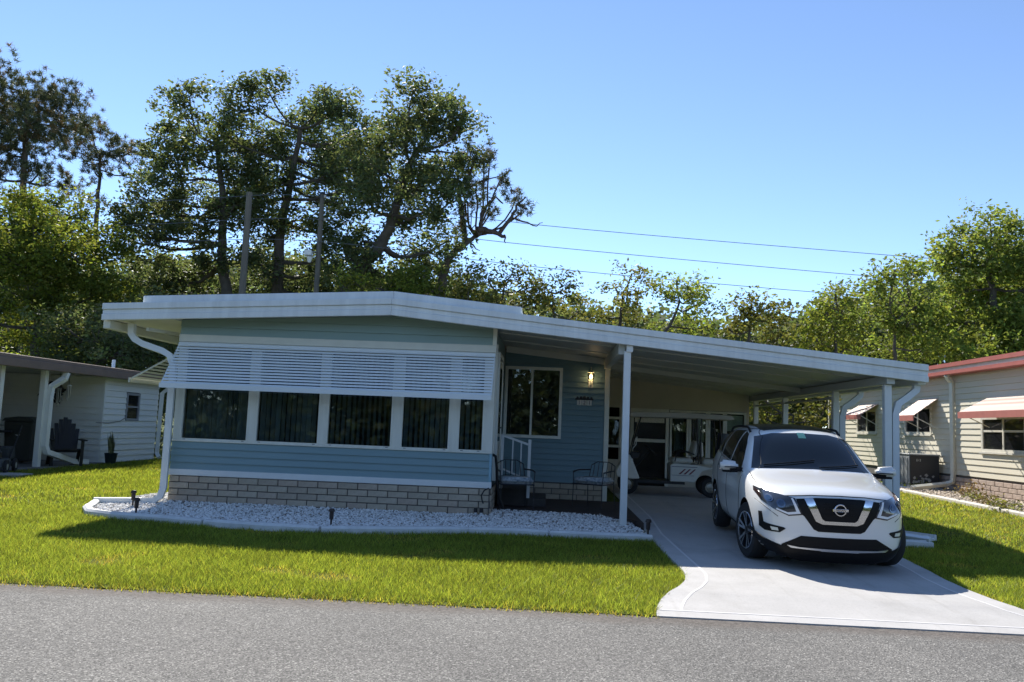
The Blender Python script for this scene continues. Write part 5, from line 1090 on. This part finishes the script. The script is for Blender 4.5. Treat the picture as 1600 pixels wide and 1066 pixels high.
def needle_cloud(centers, r, n_per, size, rg):
    C = np.repeat(centers, n_per, 0); N = len(C); d = rg.normal(0, 1, (N, 3)); d[:, 2] += .25; d /= np.linalg.norm(d, axis=1, keepdims=True)
    P = C+rg.normal(0, r, (N, 3)); L = rg.uniform(.7, 1.2, (N, 1))*size; e = rg.normal(0, 1, (N, 3)); e -= d*(e*d).sum(1, keepdims=True); e /= np.linalg.norm(e, axis=1, keepdims=True)
    V = np.stack([P-e*.018, P+e*.018, P+d*L], 1).reshape(-1, 3); ct = rg.uniform(.6, 1.4, (len(centers), 1)); t = np.repeat(ct, n_per, 0)*rg.uniform(.7, 1.3, (N, 1)); br = np.repeat(rg.uniform(0, 1, (len(centers), 1)) < .18, n_per, 0)
    tint = np.concatenate([t*np.where(br, 1.7, 1), t*np.where(br, 1.05, 1), t], 1); return V, np.arange(3*N).reshape(-1, 3), np.repeat(tint, 3, 0)
def limb(mb, a, b, r0, r1, rg, sag=.12, n=5, wob=.06):
    a, b = np.array(a), np.array(b); L = np.linalg.norm(b-a); P = []; side = rg.normal(0, 1, 3)*L*wob
    for i in range(n+1):
        t = i/n; p = a+(b-a)*t; p = p+side*math.sin(t*3.14)+np.array([0, 0, -sag*L*math.sin(t*3.14)])+(rg.normal(0, L*.012, 3) if 0 < i < n else 0); P.append(Vector(p))
    mb.tube(P, [r0+(r1-r0)*(i/n)**.8 for i in range(n+1)], 6, caps=False); return P
def tree(name, label, Y, trunk_px, r0, lobes, leafm, seed, clumps=12, leaves=85, lsize=.17, cspread=.40, depth=2.2, kind='oak', group=None, bark=None, base_y=None, twigs=2, cat='tree', gapf=1.0):
    """trunk_px: pixels of the trunk from low to high at depth Y; lobes: (px,py,rx,ry) in pixels"""
    rg = np.random.default_rng(seed); base = onY(trunk_px[0][0], trunk_px[0][1], Y); g0 = Vector((base.x-(.0), Y, .12))
    t = T(name, label, cat, g0, group=group); mb = MB()
    tp = [Vector((base.x, Y, .05))]+[onY(a, b, Y+rg.uniform(-.3, .3)) for a, b in trunk_px]
    if tp[0].z > tp[1].z-.3: tp = tp[1:]
    tp = [p for p in tp]
    for i in range(1, len(tp)): tp[i] = tp[i]+Vector(rg.normal(0, .05, 3))
    nn = len(tp); rr = [r0*(1-.72*i/(nn-1)) for i in range(nn)]
    fine = []; fr = []
    for i in range(nn-1):
        for k in range(4): fine.append(tp[i]+(tp[i+1]-tp[i])*(k/4)+Vector(rg.normal(0, .03, 3))); fr.append(rr[i]+(rr[i+1]-rr[i])*k/4)
    fine.append(tp[-1]); fr.append(rr[-1]); mb.tube(fine, fr, 9)
    k_m = Y/F_PX; cen = []; spr = []; low = min(3, len(fine)-2)
    for (px, py, rx, ry) in lobes:
        rx *= 1.12; ry *= 1.12; py += {27: 3, 22: 2, 21: 16}[seed] if kind == 'pine' else (30 if seed == 60 else 2 if 40 <= seed < 47 else 14)
        c0 = onY(px, py, Y); c = np.array(c0)+np.array([0, rg.uniform(-1, 1)*depth, 0]); R3 = np.array([rx*k_m, min(rx, ry)*k_m*.9+.4, ry*k_m])
        # limb from the nearest trunk point below
        cand = [(np.linalg.norm(np.array(p)-c)+(3 if p.z > c[2] else 0)*abs(p.z-c[2]), i) for i, p in enumerate(fine) if i >= low]; i0 = min(cand)[1]
        lp = limb(mb, fine[i0], c, max(.03, fr[i0]*.55), .035, rg)
        nc = max(4, int((4.0 if seed in (24, 25, 26) else 5.0)*clumps*gapf*(R3[0]*R3[2])/(1.6*1.6)))
        for _ in range(nc):
            u = rg.normal(0, 1, 3); u /= np.linalg.norm(u); q = c+u*R3*(rg.uniform(.25, 1.0)**.55 if rg.uniform() < .82 else rg.uniform(1.0, 1.5)); cen.append(q); spr.append(np.array([1, 1, .75])*cspread*rg.uniform(.40, 1.05))
            if rg.uniform() < .25: limb(mb, lp[rg.integers(2, 6)], q, .028, .008, rg, n=3)
    cen = np.array(cen); spr = np.array(spr)
    if kind == 'pine': V, Fq, tn = needle_cloud(np.repeat(cen, 5, 0)+rg.normal(0, cspread*.8, (len(cen)*5, 3)), .05, leaves//5, lsize*.8, rg)
    else: V, Fq, tn = leaf_cloud(cen, spr, leaves, lsize, rg)
    t.part('trunk', mb, bark or BARK, smooth=True)
    me = fast_mesh('crown', V-np.array(g0)[None], Fq, tn); obj('crown', me, leafm, t.e); return t
# --- tall trees behind, left to right
tree('pine_tree', 'tall pine with dark spreading needle crown above the yellow green tree', 44, [(38, 560), (38, 400), (38, 300), (36, 230), (42, 150)], .30,
     [(20, 118, 30, 20), (70, 122, 40, 20), (30, 165, 50, 28), (100, 160, 24, 16), (5, 215, 40, 30), (75, 205, 30, 20), (60, 250, 26, 14), (98, 268, 18, 18), (-40, 150, 50, 40), (50, 140, 40, 26), (-10, 260, 30, 20)], L_PINE, 21, clumps=15, leaves=150, lsize=.34, cspread=.45, kind='pine', bark=PBARK)
tree('pine_tree', 'slender pine with open needle crown standing against the sky', 42, [(146, 560), (146, 420), (148, 335), (152, 290), (160, 240)], .20,
     [(150, 205, 24, 13), (180, 218, 26, 14), (205, 235, 20, 12), (165, 250, 28, 14), (130, 240, 22, 12), (190, 262, 18, 10), (128, 300, 12, 9), (120, 215, 14, 9), (148, 268, 16, 8)], L_PINE, 22, clumps=13, leaves=130, lsize=.32, cspread=.36, depth=1.2, kind='pine', bark=PBARK)
tree('broadleaf_tree', 'rounded yellow green tree behind the brown edged porch roof', 33, [(60, 600), (55, 480), (60, 400)], .28,
     [(45, 300, 44, 28), (15, 330, 40, 34), (85, 320, 36, 24), (60, 350, 56, 30), (115, 350, 36, 30), (130, 390, 34, 30), (30, 390, 50, 36), (90, 400, 46, 34), (-30, 350, 40, 50), (150, 430, 34, 28), (50, 450, 60, 34), (115, 460, 50, 34), (0, 470, 40, 40), (60, 510, 70, 34)], L_YEL, 23, clumps=17, leaves=80, lsize=.16, cspread=.36)
tree('oak_tree', 'tall oak with ragged crown and gaps left of the wooden poles', 38, [(352, 560), (352, 450), (346, 380), (345, 300), (340, 230)], .36,
     [(320, 160, 34, 24), (285, 195, 26, 26), (350, 195, 44, 30), (300, 240, 44, 26), (360, 245, 40, 28), (250, 250, 28, 20), (228, 285, 26, 20), (255, 205, 20, 18), (325, 285, 52, 26), (270, 300, 44, 30), (215, 320, 36, 22), (250, 350, 46, 26), (370, 310, 34, 30), (195, 360, 28, 22), (310, 340, 40, 24), (225, 395, 40, 24), (285, 400, 44, 26), (345, 395, 30, 24), (250, 440, 50, 24), (330, 440, 46, 22)], L_OAK, 24, clumps=13, leaves=80, lsize=.19)
tree('oak_tree', 'tallest oak with high rounded crown between the wooden poles', 40, [(425, 560), (428, 450), (436, 370), (452, 290), (470, 200)], .40,
     [(425, 130, 34, 20), (400, 165, 30, 26), (372, 215, 30, 30), (384, 255, 26, 30), (590, 290, 30, 26), (606, 210, 22, 22), (455, 160, 44, 26), (500, 150, 36, 24), (540, 165, 34, 22), (415, 215, 36, 28), (470, 215, 50, 30), (525, 215, 46, 30), (575, 215, 34, 24), (440, 270, 44, 26), (500, 275, 48, 28), (560, 265, 42, 28), (600, 240, 22, 22), (410, 340, 28, 28), (470, 335, 40, 24), (540, 325, 36, 24), (420, 405, 30, 24), (475, 410, 38, 24), (392, 290, 30, 36), (388, 390, 34, 34), (520, 385, 36, 30), (510, 430, 40, 24), (440, 448, 50, 22)], L_OAK, 25, clumps=13, leaves=80, lsize=.19)
tree('oak_tree', 'leaning oak whose slanting trunk rises to the right', 36, [(528, 520), (540, 450), (570, 410), (598, 380), (615, 340), (632, 280), (650, 230)], .42,
     [(650, 145, 40, 20), (690, 150, 40, 22), (630, 175, 26, 22), (720, 180, 30, 22), (670, 190, 48, 26), (725, 215, 26, 18), (640, 230, 36, 26), (690, 235, 42, 24), (610, 270, 40, 26), (665, 280, 46, 24), (710, 280, 26, 18), (585, 310, 38, 24), (640, 320, 40, 22), (690, 320, 34, 22), (560, 355, 34, 24), (655, 365, 40, 20), (700, 370, 26, 20), (560, 400, 34, 24), (605, 425, 40, 20), (665, 400, 36, 20), (580, 260, 30, 26)], L_OAK, 26, clumps=13, leaves=80, lsize=.19)
tw = tree('pine_tree', 'gnarled half bare pine with one long crooked limb', 37, [(686, 520), (692, 440), (702, 405), (728, 380), (744, 366)], .30,
     [(735, 230, 16, 10), (765, 262, 16, 9), (782, 274, 12, 7), (745, 285, 16, 10), (730, 310, 20, 13), (722, 350, 16, 12), (808, 300, 12, 8), (815, 325, 10, 7), (772, 325, 9, 8), (755, 240, 14, 8)], L_PINE, 27, clumps=15, leaves=120, lsize=.30, cspread=.26, depth=.5, kind='pine', bark=PBARK)
cm = MB(); rg0 = np.random.default_rng(5)
for P, r in [([(744, 366), (752, 358), (772, 362), (790, 370)], .22), ([(752, 358), (754, 335), (762, 318), (775, 310), (786, 318)], .10), ([(780, 364), (800, 340), (808, 320), (822, 308)], .10), ([(800, 340), (818, 346), (836, 352), (848, 348)], .05), ([(786, 368), (790, 380)], .05), ([(728, 380), (722, 350), (716, 300), (735, 270), (745, 240)], .14), ([(716, 300), (760, 282), (782, 274)], .06), ([(735, 384), (750, 392)], .05), ([(808, 320), (826, 328)], .035)]:
    pts = [onY(a, b, 37) for a, b in P]; ff = []
    for i in range(len(pts)-1):
        for k in range(3): ff.append(pts[i]+(pts[i+1]-pts[i])*(k/3)+Vector(rg0.normal(0, .04, 3)))
    ff.append(pts[-1]); cm.tube(ff, [r*(1-.7*i/(len(ff)-1)) for i in range(len(ff))], 7)
tw.part('crooked_limb', cm, PBARK, smooth=True)
# --- scrubby trees behind the carport, right half
TG = 'scrub trees behind the carport'
for i, (lb, Y, tr, lobes, lm, cl) in enumerate([
    ('thin half bare scrub tree just right of the gnarled pine', 34, [(770, 560), (775, 500), (790, 440)], [(765, 440, 24, 24), (800, 425, 26, 18), (825, 440, 26, 20), (780, 470, 36, 20), (830, 475, 26, 16)], L_SCR, 7),
    ('olive green rounded scrub tree beside the thin bare one', 33, [(870, 570), (868, 500), (865, 460)], [(850, 445, 22, 16), (880, 450, 24, 18), (860, 475, 32, 18), (905, 480, 24, 16), (900, 500, 30, 14)], L_SCR, 11),
    ('sparse scrub tree with upright twiggy top', 34, [(965, 580), (968, 510), (975, 460)], [(985, 430, 22, 16), (960, 450, 22, 16), (1005, 455, 20, 16), (975, 475, 34, 18), (940, 490, 26, 14), (1000, 500, 30, 14)], L_SCR, 8),
    ('leaning yellowish scrub tree with green top', 32, [(1030, 590), (1040, 520), (1060, 470)], [(1055, 440, 26, 16), (1095, 450, 22, 18), (1035, 465, 20, 18), (1080, 480, 34, 20), (1110, 505, 26, 18), (1045, 505, 30, 18)], L_GRN, 11),
    ('low dense scrub tree above the carport roof line', 32, [(1165, 600), (1168, 540), (1175, 500)], [(1150, 480, 22, 18), (1185, 475, 24, 16), (1210, 490, 22, 18), (1170, 505, 36, 18), (1225, 520, 30, 16), (1140, 510, 24, 16)], L_SCR, 12),
    ('yellow green bushy tree behind the carport corner', 31, [(1300, 620), (1302, 560), (1305, 510)], [(1300, 460, 26, 18), (1325, 470, 22, 22), (1285, 490, 26, 20), (1310, 510, 36, 24), (1275, 530, 28, 18), (1330, 540, 28, 20)], L_YEL, 15),
    ('full green tree between the yellow bush and the tall right tree', 32, [(1395, 620), (1396, 560), (1400, 500)], [(1385, 425, 30, 18), (1420, 425, 26, 18), (1365, 450, 26, 20), (1405, 455, 40, 22), (1440, 465, 26, 22), (1380, 490, 42, 22), (1425, 505, 36, 24), (1400, 535, 46, 22), (1455, 540, 26, 24)], L_GRN, 15),
    ]): tree('scrub_tree', lb, Y, tr, .13, lobes, lm, 40+i, clumps=cl, leaves=60, lsize=.15, cspread=.32, depth=1.0, group=TG)
tree('broadleaf_tree', 'tall leafy tree rising behind the red edged roof', 33, [(1555, 650), (1555, 540), (1550, 470), (1545, 400)], .28,
     [(1505, 340, 26, 20), (1540, 335, 30, 20), (1580, 335, 30, 22), (1500, 375, 24, 22), (1540, 380, 40, 26), (1590, 385, 36, 28), (1515, 420, 34, 24), (1560, 430, 44, 26), (1610, 430, 40, 40), (1500, 460, 34, 22), (1545, 475, 46, 26), (1590, 490, 40, 30), (1485, 505, 34, 24), (1530, 520, 46, 26), (1590, 545, 46, 28), (1500, 560, 44, 26), (1560, 575, 40, 20), (1640, 400, 40, 60)], L_GRN, 60, clumps=16, leaves=80, lsize=.17, cspread=.36)
# --- understory: shrubs one can tell apart, then the far wood as one mass
US = 'understory shrubs below the tall trees'
for i, (lb, Y, c, lobes, lm) in enumerate([
    ('dark shrub mass behind the white vent pipe', 29, (150, 600), [(110, 500, 44, 30), (160, 500, 44, 34), (140, 545, 60, 30), (200, 540, 44, 34), (90, 550, 44, 26)], L_OAK),
    ('dark shrub behind the front left roof corner', 30, (235, 600), [(215, 480, 40, 30), (250, 470, 34, 26), (225, 520, 50, 30), (260, 560, 40, 40), (250, 620, 36, 50)], L_OAK),
    ('yellowish shrub under the leaning oak', 32, (590, 520), [(570, 440, 28, 22), (610, 430, 28, 22), (640, 425, 28, 18), (600, 455, 44, 18)], L_YEL),
    ('yellowish shrub left of the gnarled pine trunk', 32, (660, 520), [(650, 420, 26, 20), (680, 440, 24, 20), (640, 450, 30, 18), (720, 455, 28, 16)], L_YEL),
    ('olive shrub right of the gnarled pine trunk', 31, (735, 520), [(735, 420, 26, 20), (760, 455, 28, 16), (720, 445, 24, 16)], L_SCR),
    ('leafy shrub seen under the carport roof behind the posts', 27, (1240, 690), [(1205, 640, 26, 26), (1240, 645, 26, 26), (1275, 640, 26, 26), (1220, 680, 30, 20), (1265, 680, 30, 22), (1190, 610, 20, 14)], L_SCR),
    ]): tree('shrub', lb, Y, [(c[0], c[1]), (c[0], lobes[0][1]+10)], .07, lobes, lm, 80+i, clumps=20, leaves=60, lsize=.14, cspread=.30, depth=.8, group=US, cat='shrub')
def far_wood():
    rg = np.random.default_rng(99); cs = []
    for _ in range(5200):
        px = rg.uniform(-260, 1860); Y = rg.uniform(46, 62); hz = 666+(px-800)*.04
        top = np.interp(px, [-260, 0, 120, 200, 420, 560, 700, 760, 850, 1000, 1150, 1260, 1340, 1470, 1600, 1860], [300, 380, 430, 420, 420, 430, 440, 470, 490, 505, 530, 510, 480, 440, 400, 380])
        py = hz-(hz-top)*rg.uniform(0, 1)**.7+rg.normal(0, 8); p = onY(px, py, Y)
        if p.z > .2: cs.append(np.array(p))
    cs = np.array(cs); V, Fq, tn = leaf_cloud(cs, np.tile(np.array([[.75, .75, .6]]), (len(cs), 1)), 34, .42, rg, aspect=.6)
    tag(obj('far_wood', fast_mesh('far_wood', V, Fq, tn), L_OAK), 'dense dark woodland mass behind all the houses', kind='stuff')
far_wood()
def wood_across():
    rg = np.random.default_rng(123); n_ = 2600; X = rg.uniform(-60, 60, n_); Y = rg.uniform(-34, -24, n_); top = 5.5+2.5*np.sin(X*.21)+1.8*np.sin(X*.53+1); Z = .3+top*rg.uniform(0, 1, n_)**.8
    V, Fq, tn = leaf_cloud(np.stack([X, Y, Z], 1), np.tile(np.array([[1.0, 1.0, .8]]), (n_, 1)), 26, .6, rg, aspect=.7)
    tag(obj('woodland_across_the_road', fast_mesh('woodland_across_the_road', V, Fq, tn), L_OAK), 'trees and hedges across the road', kind='stuff')
wood_across()

# ================================================================== POLES AND WIRES
WOOD = mat('weathered_pole', (.13, .12, .10), .9, var=.3, vscale=3, stretch=(6, 6, .5))
def pole(px, ytop, Y, r, label):
    b = onY(px-6, 640, Y); tp = onY(px+2, ytop, Y); t = T('utility_pole', label, 'pole', (tp.x, Y, .12))
    t.part('shaft', MB().tube([(tp.x, Y, .05), (tp.x, Y, tp.z)], [r*1.15, r*.85], 14), WOOD, smooth=True); return t, tp
p1, t1 = pole(388, 301, 30, .13, 'thicker bare wooden utility pole left of the other pole')
p2, t2 = pole(502, 303, 34, .115, 'slimmer wooden utility pole carrying the wires and a white box')
p2.part('pole_cap', MB().lathe([(0, .08), (.10, .06), (.12, -.05)], t2, 12), BLACK)
at = [onY(502, y, 33.85) for y in (307, 343, 378)]
for a in at: p2.part('insulator', MB().lathe([(.03, -.06), (.055, -.03), (.03, 0), (.055, .03), (.03, .06)], (a.x+.16, 33.85, a.z), 10), mat('porcelain', (.55, .54, .5), .3))
bxp = onY(482, 400, 33.8); p2.part('light_arm', MB().tube([(t2.x, 34, bxp.z+.25), (bxp.x, 33.8, bxp.z+.12)], .03, 6), SATIN); p2.part('light_box', MB().box(bxp.x-.15, bxp.x+.15, 33.65, 33.92, bxp.z+.0, bxp.z+.24), PVC, bevel=.03); p2.part('light_shade', MB().lathe([(.06, -.28), (.13, -.05), (.10, -.04)], (bxp.x+.06, 33.78, bxp.z), 10), PVC)
WIRE = mat('wire_grey', (.10, .11, .13), .5)
ends_r = [((845, 352), (1465, 405), (1700, 421)), ((800, 380), (1340, 430), (1700, 457)), ((845, 418), (1290, 458), (1700, 488))]
ends_l = [((310, 311), (118, 323), (-150, 338)), ((250, 350), (0, 363), (-150, 370)), ((300, 377), (0, 394), (-150, 401))]
for k in range(3):
    pr_ = [at[k]+Vector((.16, 0, 0))]+[onY(a, b, 33.85+2.2*(i+1)) for i, (a, b) in enumerate(ends_r[k])]
    pl2 = [onY(a, b, 33.85+1.2*(i+1)) for i, (a, b) in enumerate(ends_l[k])][::-1]
    ctrl = pl2+pr_; out = []
    for i in range(len(ctrl)-1):
        p0, p1_, p2_, p3 = ctrl[max(i-1, 0)], ctrl[i], ctrl[i+1], ctrl[min(i+2, len(ctrl)-1)]
        for j in range(8):
            u = j/8; out.append(.5*((2*p1_)+(p2_-p0)*u+(2*p0-5*p1_+4*p2_-p3)*u*u+(3*p1_-p0-3*p2_+p3)*u**3))
    out.append(ctrl[-1])
    single('power_line', MB().tube(out, .014, 5), WIRE, ['top overhead power line above the carport roof', 'middle overhead power line above the carport roof', 'lowest overhead power line above the carport roof'][k], 'wire', at[k], 'overhead power lines')

# ================================================================== GRASS AND WEEDS
def grass():
    rg = np.random.default_rng(17)
    drive_poly = [(itp(dl, y)-.0, y) for y in np.linspace(7.0, 20.5, 60)]+[(itp(dr, y), y) for y in np.linspace(20.5, 7.0, 60)]
    hb = [(XL-.02, 12.8), (5.0, 12.8), (5.0, 27.2), (XL-.02, 27.2)]
    nb_poly = npoly
    regs = [(-7.2, 5.6, 7.06, 9.6, 7500, .058, .0065), (-8.5, 7.2, 9.6, 12.2, 4300, .060, .0085), (-11, -5.8, 12.2, 17, 2100, .062, .012), (-11, -5.8, 17, 26, 900, .070, .018), (5.0, 9.8, 12.2, 17, 1800, .062, .012), (5.0, 10, 17, 27, 800, .070, .018), (4.5, 9.5, 9.6, 12.2, 2500, .058, .0095), (-6.0, 1.0, 6.97, 7.08, 5200, .045, .007), (4.3, 6.0, 6.97, 7.08, 5200, .045, .007)]
    VV, TT = [], []
    for x0, x1, y0, y1, den, h, w in regs:
        n_ = int((x1-x0)*(y1-y0)*den); X = rg.uniform(x0, x1, n_); Y = rg.uniform(y0, y1, n_)
        # keep what the lens could see from nearby
        k = (np.abs(X+.05*Y) < .66*Y+1.6)
        for poly in (drive_poly, bed_poly, hb, nb_poly): k &= ~inside(poly, X, Y)
        k &= ~((X < XW+.18) & (Y < 23.2)) & (X < 9.95)
        X, Y = X[k], Y[k]
        # patchiness: thin brownish spots
        f = np.sin(X*1.9+np.sin(Y*2.3)*1.3)*np.sin(Y*2.7+np.sin(X*1.1)*1.7)+.6*np.sin(X*5.3+Y*3.1)*np.sin(Y*6.1-X*2.2)
        thin = np.clip((f-.55)*1.5, 0, .8); thin = np.maximum(thin, np.clip((7.16-Y)*6, 0, .8)); thin = np.maximum(thin, np.clip((X-5.2)*.12, 0, .4)*(Y > 11)); k = rg.uniform(0, 1, len(X)) > thin*.7; X, Y, f, thin = X[k], Y[k], f[k], thin[k]; m_ = len(X)
        a = rg.uniform(0, 6.28, m_); hh = h*rg.uniform(.45, 1.25, m_)*(1-.35*thin); lean = rg.normal(0, .55, (m_, 2))*hh[:, None]; ww = w*rg.uniform(.6, 1.3, m_); Z = np.maximum(GZ(Y), -.05)-.004
        dx, dy = np.cos(a)*ww/2, np.sin(a)*ww/2
        V = np.stack([np.stack([X-dx, Y-dy, Z], 1), np.stack([X+dx, Y+dy, Z], 1), np.stack([X+lean[:, 0], Y+lean[:, 1], Z+hh], 1)], 1).reshape(-1, 3)
        lum = (.35+1.2*rg.uniform(0, 1, (m_, 1))**1.3)*(1+.12*f[:, None]); dry = np.clip(rg.uniform(-1.0, .42, m_)+thin*.9, 0, 1)[:, None]
        c = np.array([[.90, 1.0, .9]])*(1-dry)+np.array([[1.75, 1.12, 1.5]])*dry; VV.append(V); TT.append(np.repeat(c*lum, 3, 0))
    V = np.concatenate(VV); tn = np.concatenate(TT)
    gm = leaf_mat('grass_blade', (.22, .25, .042), .45, rough=.5, tcol=(.50, .54, .055))
    tag(obj('grass', fast_mesh('grass', V, np.arange(len(V)).reshape(-1, 3), tn), gm), 'short sunlit lawn grass around the three houses', kind='stuff')
grass()
# weeds along the right neighbour's wall and by its bed
rg = np.random.default_rng(31)
L_DRY = leaf_mat('dry_weed', (.20, .15, .07), .3, tcol=(.25, .19, .08))
for i, (px, py, lm, hgt, lb) in enumerate([(1545, 790, L_DRY, .35, 'dry brown weed clump by the neighbour skirt, below the big awning'), (1510, 775, L_DRY, .42, 'dry brown weed clump beside the vertical drain pipe'), (1575, 800, L_SCR, .30, 'low green weed clump at the neighbour edging'), (1430, 764, L_YEL, .30, 'pale weed tuft in front of the dark air conditioner'), (1530, 783, L_SCR, .28, 'small green weed between the dry clumps')]):
    p = onZ(px, py, .14); n_ = 42; C = np.array(p)[None]+np.stack([rg.normal(0, .16, n_), rg.normal(0, .26, n_), np.abs(rg.normal(0, hgt*.36, n_))], 1)
    t = T('weed_clump', lb, 'weeds', (p.x, p.y, .12), group=None); V, Fq, tn = leaf_cloud(C, np.full((n_, 3), .05), 7, .075, rg, aspect=.45)
    obj('leaves', fast_mesh('leaves', V-np.array((p.x, p.y, .12)), Fq, tn), lm, t.e); mb = MB()
    for k in range(14): c = Vector(C[k]); mb.tube([(p.x+rg.normal(0, .1), p.y+rg.normal(0, .15), .1), c], .005, 4)
    t.part('stems', mb, BARK)
# yellowish strappy plant at the back corner of the left shed
p = onG(250, 712); sp2 = T('spiky_plant', 'yellow strap leaved plant beyond the white shed corner', 'plant', (p.x, 25.0, .12), local=True); mb = MB()
for k in range(22):
    a = rg.uniform(0, 6.28); L = rg.uniform(.5, 1.0); el = rg.uniform(.8, 1.4); d = Vector((math.cos(a)*math.cos(el), math.sin(a)*math.cos(el), math.sin(el)))*L; s = Vector((-math.sin(a), math.cos(a), 0))*.03
    mb.add([Vector((0, 0, 0))-s, Vector((0, 0, 0))+s, d*.6+s, d*.6-s, d+Vector((0, 0, -.12))], [(0, 1, 2, 3), (3, 2, 4)])
sp2.part('leaves', mb, mat('strap_leaf', (.22, .20, .05), .5, var=.4, vscale=5))
